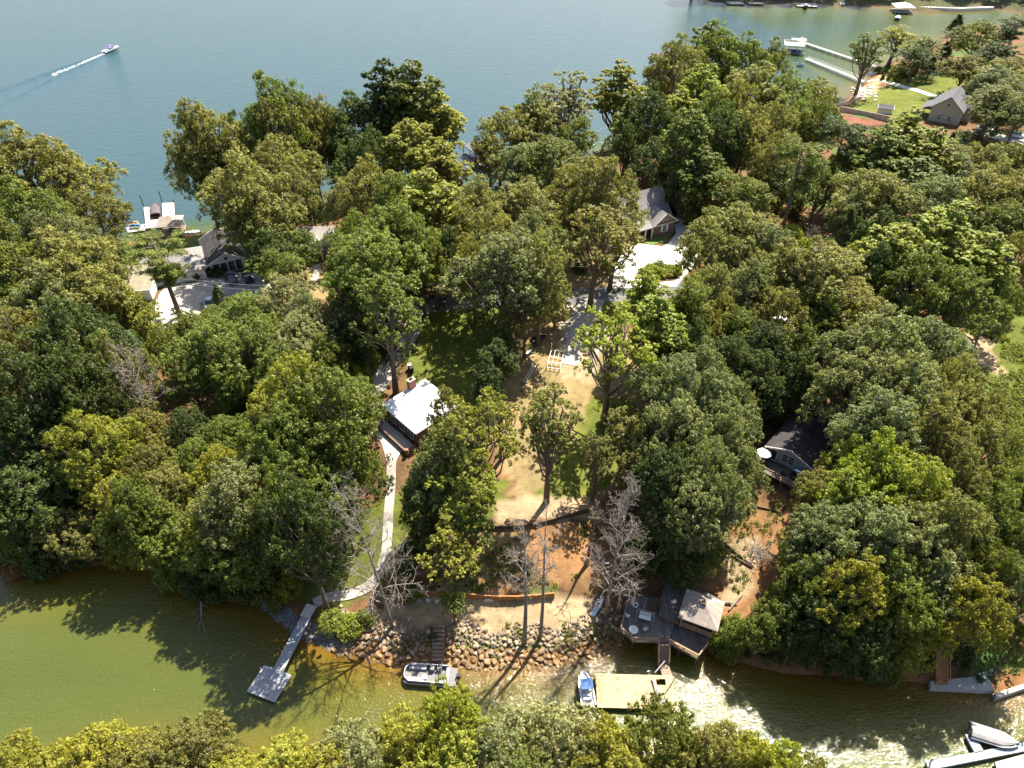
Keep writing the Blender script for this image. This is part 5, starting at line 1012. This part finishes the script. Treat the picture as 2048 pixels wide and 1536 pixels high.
# pontoon boat
c = P(861, 1355, 0); bow, stern = P(808, 1351, .7), P(914, 1359, .7); yaw = math.atan2((bow-stern).y, (bow-stern).x); t = thing('pontoon_boat', 'grey pontoon boat with looped seating rail floating near the boulder bank', 'pontoon boat', c, yaw); LM.append(('pontoon boat', c)); L, W = 7.0, 2.5
hullm = mat('pontoon_grey', (.16,.155,.165), .5, .1, 2); seatm = mat('vinyl_grey', (.27,.265,.27), .6, .1, 3)
for s_ in (-1, 1): MB().tube([(-L/2+.2, s_*.9, .12), (L/2-.9, s_*.9, .12), (L/2-.3, s_*.9, .2), (L/2-.05, s_*.9, .32)], [.3, .3, .22, .04], 10).build('pontoon', alu, t)
ol = [(-L/2, -W/2), (L/2-.7, -W/2), (L/2-.15, -W/2+.5), (L/2, -W/2+.9), (L/2, W/2-.9), (L/2-.15, W/2-.5), (L/2-.7, W/2), (-L/2, W/2)]
MB().prism(ol, .42, .58).build('deck', mat('boat_floor', (.17,.16,.16), .9, .15, 4), t)
def wall_run(t, name, pts, m, z0, z1, th=.06):
    mb = MB()
    for a, b_ in zip(pts, pts[1:]): mb.beam((*a, (z0+z1)/2), (*b_, (z0+z1)/2), th, z1-z0)
    return mb.build(name, m, t)
inner = [(x*.955, y*.95) for x, y in ol]
for a, b_, nm in ((0, 1, 'side_panel'), (1, 6, 'bow_panel'), (6, 7, 'side_panel')):
    w_ = wall_run(t, nm, [p if p[0] > -2.6 else (-2.35, p[1]) for p in inner[a:b_+1]], hullm, .6, 1.15); wall_run(w_, 'rail', [p if p[0] > -2.6 else (-2.35, p[1]) for p in inner[a:b_+1]], alu, 1.15, 1.21, .08)
for s_ in (-1, 1):
    st = MB().box((1.75, s_*.82, .78), (2.3, .55, .38)).build('lounge_seat', seatm, t, bevel=.05); MB().box((1.75, s_*1.04, 1.08), (2.3, .16, .3)).build('seat_back', seatm, st, bevel=.04)
st = MB().box((-1.7, .75, .78), (1.4, .6, .38)).build('stern_lounge', seatm, t, bevel=.05); MB().box((-2.3, 0, .8), (.5, 2.2, .42)).build('sun_pad', seatm, t, bevel=.06)
cs = MB().box((-.2, -.78, .92), (.55, .75, .68)).build('console', hullm, t, bevel=.05); MB().torus((0, 0, 0), .2, .025, 16, 6).build('steering_wheel', dark, cs).matrix_local = Matrix.Translation((-.52, -.78, 1.25)) @ Matrix.Rotation(R(65), 4, 'Y'); MB().box((.02, -.78, 1.4), (.04, .7, .28)).build('windscreen', glass, cs)
for y in (-.78,): 
    s2 = MB().box((-1.05, y, .95), (.5, .52, .14)).build('helm_seat', seatm, t, bevel=.04); MB().box((-1.3, y, 1.25), (.12, .52, .5)).build('seat_back', seatm, s2, bevel=.04); MB().tube([(-1.05, y, .55), (-1.05, y, .9)], .06, 8).build('pedestal', alu, s2)
mb = MB(); 
for x, z in ((-1.2, 1.85), (-1.45, 1.75)): mb.tube([(-.9, -1.2, 1.15), (x, -1.2, z), (x, 0, z+.12), (x, 1.2, z), (-.9, 1.2, 1.15)], .028, 6)
mb.build('bimini_frame', dark, t); MB().tube([(-1.5, -1.2, 1.82), (-1.52, 0, 1.95), (-1.5, 1.2, 1.82)], .09, 8).build('folded_bimini', mat('charcoal_cloth', (.05,.05,.055), .9), t)
mt = MB().box((-3.75, 0, .85), (.55, .45, .65)).build('outboard_motor', dark, t, bevel=.08); MB().box((-3.8, 0, .2), (.25, .14, .9)).build('motor_leg', dark, mt)
MB().tube([(.6, .5, .58), (.6, .5, 1.05)], .04, 6).build('table_post', alu, t); MB().disc((.6, .5, 1.05), .32, .04, 16).build('table_top', m_trim, t)
# wake of the motorboat
def wake():
    fwd = Vector((math.cos(heading), math.sin(heading), 0)); sdv = Vector((-fwd.y, fwd.x, 0)); o = Vector((mb_.x, mb_.y, 0)); stern = o-fwd*3.6; r = random.Random(4)
    mb = MB()      # foam: churned streak behind the stern
    for i in range(60):
        s0 = i*.55; wd = .5+.02*i
        for _ in range(7 if i < 22 else 3):
            p = stern-fwd*(s0+r.random()*.6)+sdv*r.gauss(0, wd*.5); l = r.uniform(.12, .38)*(1 if i < 24 else .7); a = r.random()*6.28; n_ = 6
            mb.add([p+Vector((math.cos(a+6.283*k/n_)*l*1.4, math.sin(a+6.283*k/n_)*l*.8, .06)) for k in range(n_)]+[p+Vector((0, 0, .10))], [(k, (k+1) % n_, n_) for k in range(n_)])
    ob = mb.build('wake_foam', mat('foam', (.8,.82,.8), .9, .05)); tag(ob, 'white churned foam trail behind the white motorboat', 'foam', kind='stuff')
    mb = MB()      # the two raised wave trains
    for ang, L_, hgt in ((-.10, 95, .4), (.09, 95, .4), (-.15, 95, .25), (.44, 75, .18), (.50, 60, .15)):
        dr_ = -(fwd*math.cos(ang)+sdv*math.sin(ang)); nr = Vector((-dr_.y, dr_.x, 0)); n_ = 40; rows = []
        for i in range(n_+1):
            u = i/n_; p = stern+fwd*2.5+dr_*(L_*u+.5)+nr*math.sin(u*7+ang*20)*.5*u; a_ = hgt*min(1, u*12)*(1-u)**.6*(.75+.25*math.sin(i*2.1+ang*30)); wd = .55+1.6*u
            rows.append([p+nr*wd*k+Vector((0, 0, -.03+a_*z)) for k, z in ((-1, 0), (-.5, .45), (0, 1), (.4, .5), (.9, 0))])
        for i in range(n_): mb.add(rows[i]+rows[i+1], [(k, k+1, k+6, k+5) for k in range(4)])
    ob = mb.build('wake_waves', MATS['water'], smooth=True); aa = ob.data.attributes.new('shore', 'FLOAT', 'POINT'); aa.data.foreach_set('value', [100.0]*len(ob.data.vertices)); tag(ob, 'raised wake waves spreading behind the white motorboat', 'wake', kind='stuff')
wake()

# ------------------------------------------------------------------ cars
def car(label, loc, rz, c, suv=False, group=None):
    L, W, Hh = (4.8, 1.95, 1.75) if suv else (4.7, 1.85, 1.45); t = thing('parked_car', label, 'car', loc, rz, group); pm = mat('car_'+c[0], c[1], .3, .04, 1, coat=.8, spec=.5, metal=.1)
    def ring(x, wb, wt, z0, z1): return [(x, -wb, z0), (x, wb, z0), (x, wb, (z0+z1)/2), (x, wt, z1), (x, -wt, z1), (x, -wb, (z0+z1)/2)]
    hb = .95 if suv else .85
    MB().loft([ring(x*L/2, W/2*a, W/2*b_, z0, z1) for x, a, b_, z0, z1 in ((-1, .86, .8, .45, hb*.85), (-.9, 1, .92, .3, hb), (-.3, 1, .94, .26, hb), (.35, 1, .94, .26, hb), (.8, .98, .88, .3, hb*.86), (.95, .9, .8, .35, hb*.75), (1, .78, .7, .42, hb*.62))]).build('body', pm, t, bevel=.03)
    x0, x1, x2, x3 = (-.93, -.85, .05, .38) if suv else (-.82, -.5, .02, .42)
    gb = MB().loft([[(x*L/2, -w_*W/2, hb-.03), (x*L/2, w_*W/2, hb-.03), (xt*L/2, wt*W/2, z), (xt*L/2, -wt*W/2, z)] for x, xt, w_, wt, z in ((x0, x1, .9, .76, Hh-.05), ((x0+x3)/2, (x1+x2)/2, .93, .78, Hh-.02), (x3, x2, .9, .74, Hh-.06))]).build('windows', glass, t)
    MB().loft([[(x*L/2, -w_*W/2, z), (x*L/2, w_*W/2, z), (x*L/2, w_*W/2*.96, z+.05), (x*L/2, -w_*W/2*.96, z+.05)] for x, w_, z in ((x1-.02, .78, Hh-.06), ((x1+x2)/2, .8, Hh-.03), (x2+.02, .76, Hh-.07))]).build('roof', pm, t)
    for xx, xt in ((x0, x1), (x3, x2), ((x0+x3)/2, (x1+x2)/2)):
        mb = MB()
        for s_ in (-1, 1): mb.beam((xx*L/2, s_*.905*W/2, hb-.02), (xt*L/2, s_*.77*W/2, Hh-.04), .07, .06)
        mb.build('pillar', pm, t)
    for sx in (-.62, .62):
        for s_ in (-1, 1):
            w_ = MB(); w_.tube([(sx*L/2, s_*(W/2-.2), .34), (sx*L/2, s_*(W/2+.01), .34)], .34, 14); wo = w_.build('wheel', dark, t); MB().tube([(sx*L/2, s_*(W/2-.05), .34), (sx*L/2, s_*(W/2+.025), .34)], .2, 10).build('rim', alu, wo)
    for s_ in (-1, 1): MB().box((L/2*.94, s_*W*.34, .62), (.16, .34, .14)).build('headlight', m_trim, t); MB().box((-L/2*.95, s_*W*.37, .72), (.12, .26, .16)).build('tail_light', mat('tail_red', (.35,.02,.02), .3), t)
    for s_ in (-1, 1): MB().box((L*.13, s_*(W/2+.08), hb+.06), (.16, .2, .14)).build('mirror', pm, t)
    return t
def park(px, label, rz, c, suv=False, dz=.14): g = G(*px); return car(label, (g.x, g.y, g.z+dz), rz, c, suv)
park((464,562), 'dark blue car parked before the glazed gable of the lake house', R(119), ('navy', (.02,.03,.06))); park((496,560), 'black car parked beside the dark blue car at the lake house', R(121), ('black', (.012,.012,.014)))
park((421,612), 'silver car parked in the yard beside the small conical evergreen', R(-80), ('silver', (.42,.45,.48))); LM.append(('silver car', G(421, 612)))
park((802,700), 'white car parked on the drive behind the white-roofed house', R(101), ('white', (.72,.72,.72)), True)
park((1016,582), 'dark blue car on the road under the roadside trees', R(8), ('navy', (.02,.03,.06)), False, .1); park((1968,262), 'white car parked beside the beige house', R(-30), ('white', (.72,.72,.72))); park((2034,276), 'silver car parked at the edge of the lawn past the beige house', R(-25), ('silver', (.42,.45,.48)), True)
g = G(1556, 648); park((1556,648), 'white van parked under trees beside the road', R(5), ('white', (.72,.72,.72)), True, .05); LM.append(('white van', g))
# ------------------------------------------------------------------ yard things
for i, (x, y) in enumerate(((820,738),(824,744))):
    p = G(x, y); t = thing('wheelie_bin', ('dark wheelie bin with grey lid beside the concrete drive', 'black wheelie bin nearer the white-roofed house')[i], 'bin', p, R(20)); MB().loft([[(-.25, -.25, 0), (.25, -.25, 0), (.25, .25, 0), (-.25, .25, 0)], [(-.33, -.33, 1.0), (.33, -.33, 1.0), (.33, .33, 1.0), (-.33, .33, 1.0)]]).build('body', dark, t); MB().box((0, 0, 1.04), (.7, .7, .08)).build('lid', (metal, dark)[i], t)
    for s_ in (-1, 1): MB().tube([(s_*.2, .3, .12), (s_*.28, .3, .12)], .12, 8).build('wheel', dark, t)
p = G(1111, 722); t = thing('boat_trailer', 'bare aluminium boat lift frame standing on the grass track', 'frame', p, R(78)); LM.append(('aluminium frame', p))
for s_ in (-1, 1): MB().beam((-2.8, s_*1.2, .5), (2.8, s_*1.2, .5), .1, .16).build('side_rail', alu, t); MB().beam((-2.6, s_*.4, .7), (2.4, s_*.4, .7), .12, .12).build('bunk', palewood, t)
for x in (-2.7, -1.2, .6, 2.6): MB().beam((x, -1.2, .42), (x, 1.2, .42), .1, .12).build('cross_bar', alu, t)
for x in (-2.7, 2.6):
    for s_ in (-1, 1): MB().beam((x, s_*1.2, -.1), (x, s_*1.2, 1.9), .1, .1).build('upright', alu, t)
p = G(1078, 680); t = thing('dinghy', 'small black dinghy lying on the grass near the bare aluminium frame', 'boat', p, R(30)); hull(3.0, 1.5, .55, .5).build('hull', dark, t); MB().box((-.2, 0, .45), (.3, 1.2, .05)).build('thwart', metal, t)
p = G(1058, 660); t = thing('kayak', 'white kayak lying in the weeds near the black dinghy', 'kayak', p, R(75)); hull(3.4, .75, .35, .5).build('hull', white, t); MB().torus((0, 0, .36), .3, .04).build('cockpit_rim', dark, t)
p = G(1060, 704); t = thing('plywood_sheet', 'pale plywood sheet lying on the grass behind the twin trunks', 'board', p, R(20)); MB().box((0, 0, .1), (1.9, 1.2, .05)).build('sheet', palewood, t); MB().box((-.6, 0, .04), (.1, 1.1, .1)).build('batten', wood, t); MB().box((.6, 0, .04), (.1, 1.1, .1)).build('batten', wood, t)
p = G(1059, 748); t = thing('white_ladder', 'white aluminium ladder lying along the grass track', 'ladder', p, R(68))
for s_ in (-1, 1): MB().beam((-2.6, s_*.24, .12), (2.6, s_*.24, .12), .08, .1).build('rail', white, t)
for i in range(12): MB().beam((-2.4+i*.44, -.24, .12), (-2.4+i*.44, .24, .12), .05, .05).build('rung', white, t)
p = G(1136, 514); t = thing('stone_pillar', 'square brick gate pillar at the roadside before the brick house', 'pillar', p, R(20)); MB().box((0, 0, .8), (1.3, 1.3, 1.8)).build('shaft', mat('pillar_brick', (.26,.17,.12), .9, .3, 6), t); MB().box((0, 0, 1.78), (1.55, 1.55, .16)).build('cap', m_conc, t)
p = G(1196, 1216); t = thing('kayak', 'pale blue kayak leaning by the silver leafless tree on the terrace', 'kayak', p, R(55)); o = hull(3.2, .72, .35, .5).build('hull', mat('pale_blue', (.42,.52,.6), .5), t); o.rotation_euler = (0, R(-14), 0); o.location = (0, 0, .4); MB().torus((0, 0, .74), .26, .04).build('cockpit_rim', dark, t)
for i, (x, y) in enumerate(((858,1204),(874,1206),(838,1203))): chair(('white plastic chair under the timber wall, middle of three', 'white plastic chair under the timber wall, nearest the oval board', 'white plastic chair at the end of the timber wall')[i], G(x, y), i*1.1+1, white, 'white chairs on the sand terrace')
# planted island in the forecourt
for i, (x, y) in enumerate(((1290,548),(1303,543),(1317,540),(1330,541),(1343,544),(1352,549),(1338,551),(1322,552),(1306,552))):
    p = G(x, y, .1); plant('shrub', (p.x, p.y, p.z), 1.5+.4*(i % 3), 3.0, 'l' if i % 3 else 'y', 'in the planted island of the pale forecourt')
q = [(1276,556),(1290,538),(1318,530),(1345,534),(1362,548),(1350,562),(1310,566)]; surf('planting_bed', drape(Gxy(q), 1.0, .2), mat('mulch', (.10,.05,.03), .95, .3, 4))
surf('front_lawn', drape(Gxy([(1280,482),(1300,470),(1330,462),(1345,468),(1330,484),(1300,492)]), 1.0, .2), mat('lawn_turf', (.10,.135,.03), .95, .3, 2, bump=.5))
for i, (x, y) in enumerate(((425,552),(396,556),(440,552),(1340,448),(1330,455))):
    p = G(x, y, .1); plant('shrub', (p.x, p.y, p.z), 2.0, 2.6, 'd', 'clipped beside a house wall')
# utility poles and wires
tops = []
for i, (x, y) in enumerate(((372,622),(700,628),(1122,586),(1422,560))):
    p = G(x, y); p = Vector((p.x, p.y-3.5, h(p.x, p.y-3.5))); t = thing('utility_pole', ('utility pole at the edge of the parking yard', 'utility pole beside the road under the pale trees', 'utility pole beside the road near the gravel track', 'utility pole beside the road past the forecourt')[i], 'utility pole', p, 0, 'utility poles along the road')
    MB().tube([(0, 0, -.5), (0, 0, 9.5)], [.15, .1], 8).build('pole', dtimber, t); MB().box((0, 0, 9.0), (.1, 1.8, .12), R(8)).build('crossarm', dtimber, t); tops.append(p+Vector((0, 0, 9.05)))
for o_ in (-.8, .8):
    for a, b_ in zip(tops, tops[1:]):
        pts = []
        for i in range(13): u = i/12; q = a.lerp(b_, u); q.z -= 1.1*4*u*(1-u); q.y += o_; pts.append(q)
        tag(MB().tube(pts, .03, 4).build('power_line', metal), 'thin grey overhead power line strung between poles along the road', 'wire', 'overhead wires along the road')
# ------------------------------------------------------------------ slope below the cabin
for i, (x0, y0, x1, y1) in enumerate(((1425,1068,1507,1133),(1536,1102,1582,1134),(1462,1110,1505,1135),(1400,1100,1432,1124),(1402,1180,1436,1190),(1500,1010,1555,1022))):
    a, b_ = G(x0, y0, .12), G(x1, y1, .12); tag(MB().beam(a, b_, .2, .3).build('landscape_timber', dtimber), ('long dark timber edging across the bare slope', 'dark timber edging past the brush heap', 'short dark timber edging below the long one', 'timber edging under the blue-green trees', 'dark timber edging behind the shingled pavilion', 'timber edging below the cabin deck')[i], 'timber', 'landscape timbers on the slope')
t = thing('brush_heap', 'heap of dry grey cut branches on the bare orange slope', 'brush heap', G(1516, 1112)); r_ = random.Random(3); mb = MB(); LM.append(('brush heap', t.location))
for _ in range(150):
    a = Vector((r_.gauss(0, 1.0), r_.gauss(0, .9), abs(r_.gauss(.4, .35)))); an = r_.gauss(.7, .9); l = r_.uniform(.7, 2.0); d = Vector((math.cos(an), math.sin(an), r_.gauss(0, .3)))*l; mb.tube([a, a+d*.5+Vector((0, 0, .08)), a+d], [.045, .03, .012], 4)
mb.build('branches', MATS['pale_bark'], t)
for i, (x0, y0, x1, y1, r0) in enumerate(((1422,1208,1462,1204,.2),(1440,1203,1476,1208,.14),(1458,1220,1486,1188,.12))):
    a, b_ = G(x0, y0, .25), G(x1, y1, .25); o = MB().tube([a, a.lerp(b_, .5)+Vector((0, 0, .08)), b_], [r0, r0*.9, r0*.6], 7).build('log', MATS['pale_bark']); tag(o, ('thick pale log lying on the sand behind the pavilion', 'thinner pale log lying across the thick one', 'bare crooked branch propped on the logs')[i], 'log', 'logs behind the pavilion')
a, b_ = P(402, 1186, 1.2), P(403, 1238, .05); t = thing('fallen_trunk', 'bleached fallen tree lying from the bank into the cove', 'fallen tree', a); mb = MB(); mb.tube([a, a.lerp(b_, .5), b_], [.22, .17, .07], 7); mb.build('trunk', MATS['pale_bark'], t, off=a); mb = MB(); LM.append(('fallen trunk', a))
for f, dx, dy in ((.45, 1.2, -.6), (.6, -1.0, -.8), (.75, 1.3, -1.0), (.85, -.6, -1.0), (.95, .4, -2.2), (1.0, 1.9, -3.2)): p = a.lerp(b_, f); mb.tube([p, p+Vector((dx*.5, dy*.5, .25)), p+Vector((dx, dy, .05))], [.06, .04, .015], 5)
mb.build('limbs', MATS['pale_bark'], t, off=a)
p = G(502, 832); t = thing('sand_heap', 'pale heap of sand in a clearing of the woods', 'sand heap', p); LM.append(('sand heap', p)); mb = MB(); rows = []
for j in range(7):
    u = j/6; rows.append([(2.9*u*math.cos(6.283*i/20)*(1+.15*math.sin(i*1.7)), 2.4*u*math.sin(6.283*i/20)*(1+.15*math.cos(i*2.3)), .95*(1-u*u)**1.2-.12+.06*math.sin(i*3+j*2)) for i in range(20)])
for j in range(6): mb.add(rows[j]+rows[j+1], [(i, (i+1) % 20, 20+(i+1) % 20, 20+i) for i in range(20)])
mb.build('heap', mat('heap_sand', (.52,.38,.24), .95, .2, 2, bump=.5), t, True)
LM += [('road', G(1250, 590)), ('road', G(700, 636)), ('road', G(1600, 518)), ('pale forecourt', G(1310, 520)), ('concrete path', G(778, 1020)), ('sandy clearing', G(1965, 700)), ('beach', G(1715, 175)), ('upper timber wall', uw[len(uw)//2]), ('far bank moorings', P(1900, 10))]
undergrowth(); weeds(); slope_weeds()
# ------------------------------------------------------------------ say which plant is which by the things it stands near
def near_phrase(p):
    d = []
    for nm, q in LM:
        d.append((math.hypot(p[0]-q[0], p[1]-q[1]), nm))
    d.sort(); a = d[0][1]; b = next((x[1] for x in d if x[1] != a), None)
    return f'near the {a} and the {b}'
from collections import Counter
for t, desc, zone in LABELS:
    lab = f'{desc} {zone}' if zone.startswith(('in the planted', 'in a row', 'clipped', 'on the far')) else f'{desc} {near_phrase(t.location)}'
    t['label'] = lab
cnt = Counter(t['label'] for t, _, _ in LABELS)
for t, _, _ in LABELS:
    t['group'] = t['label']
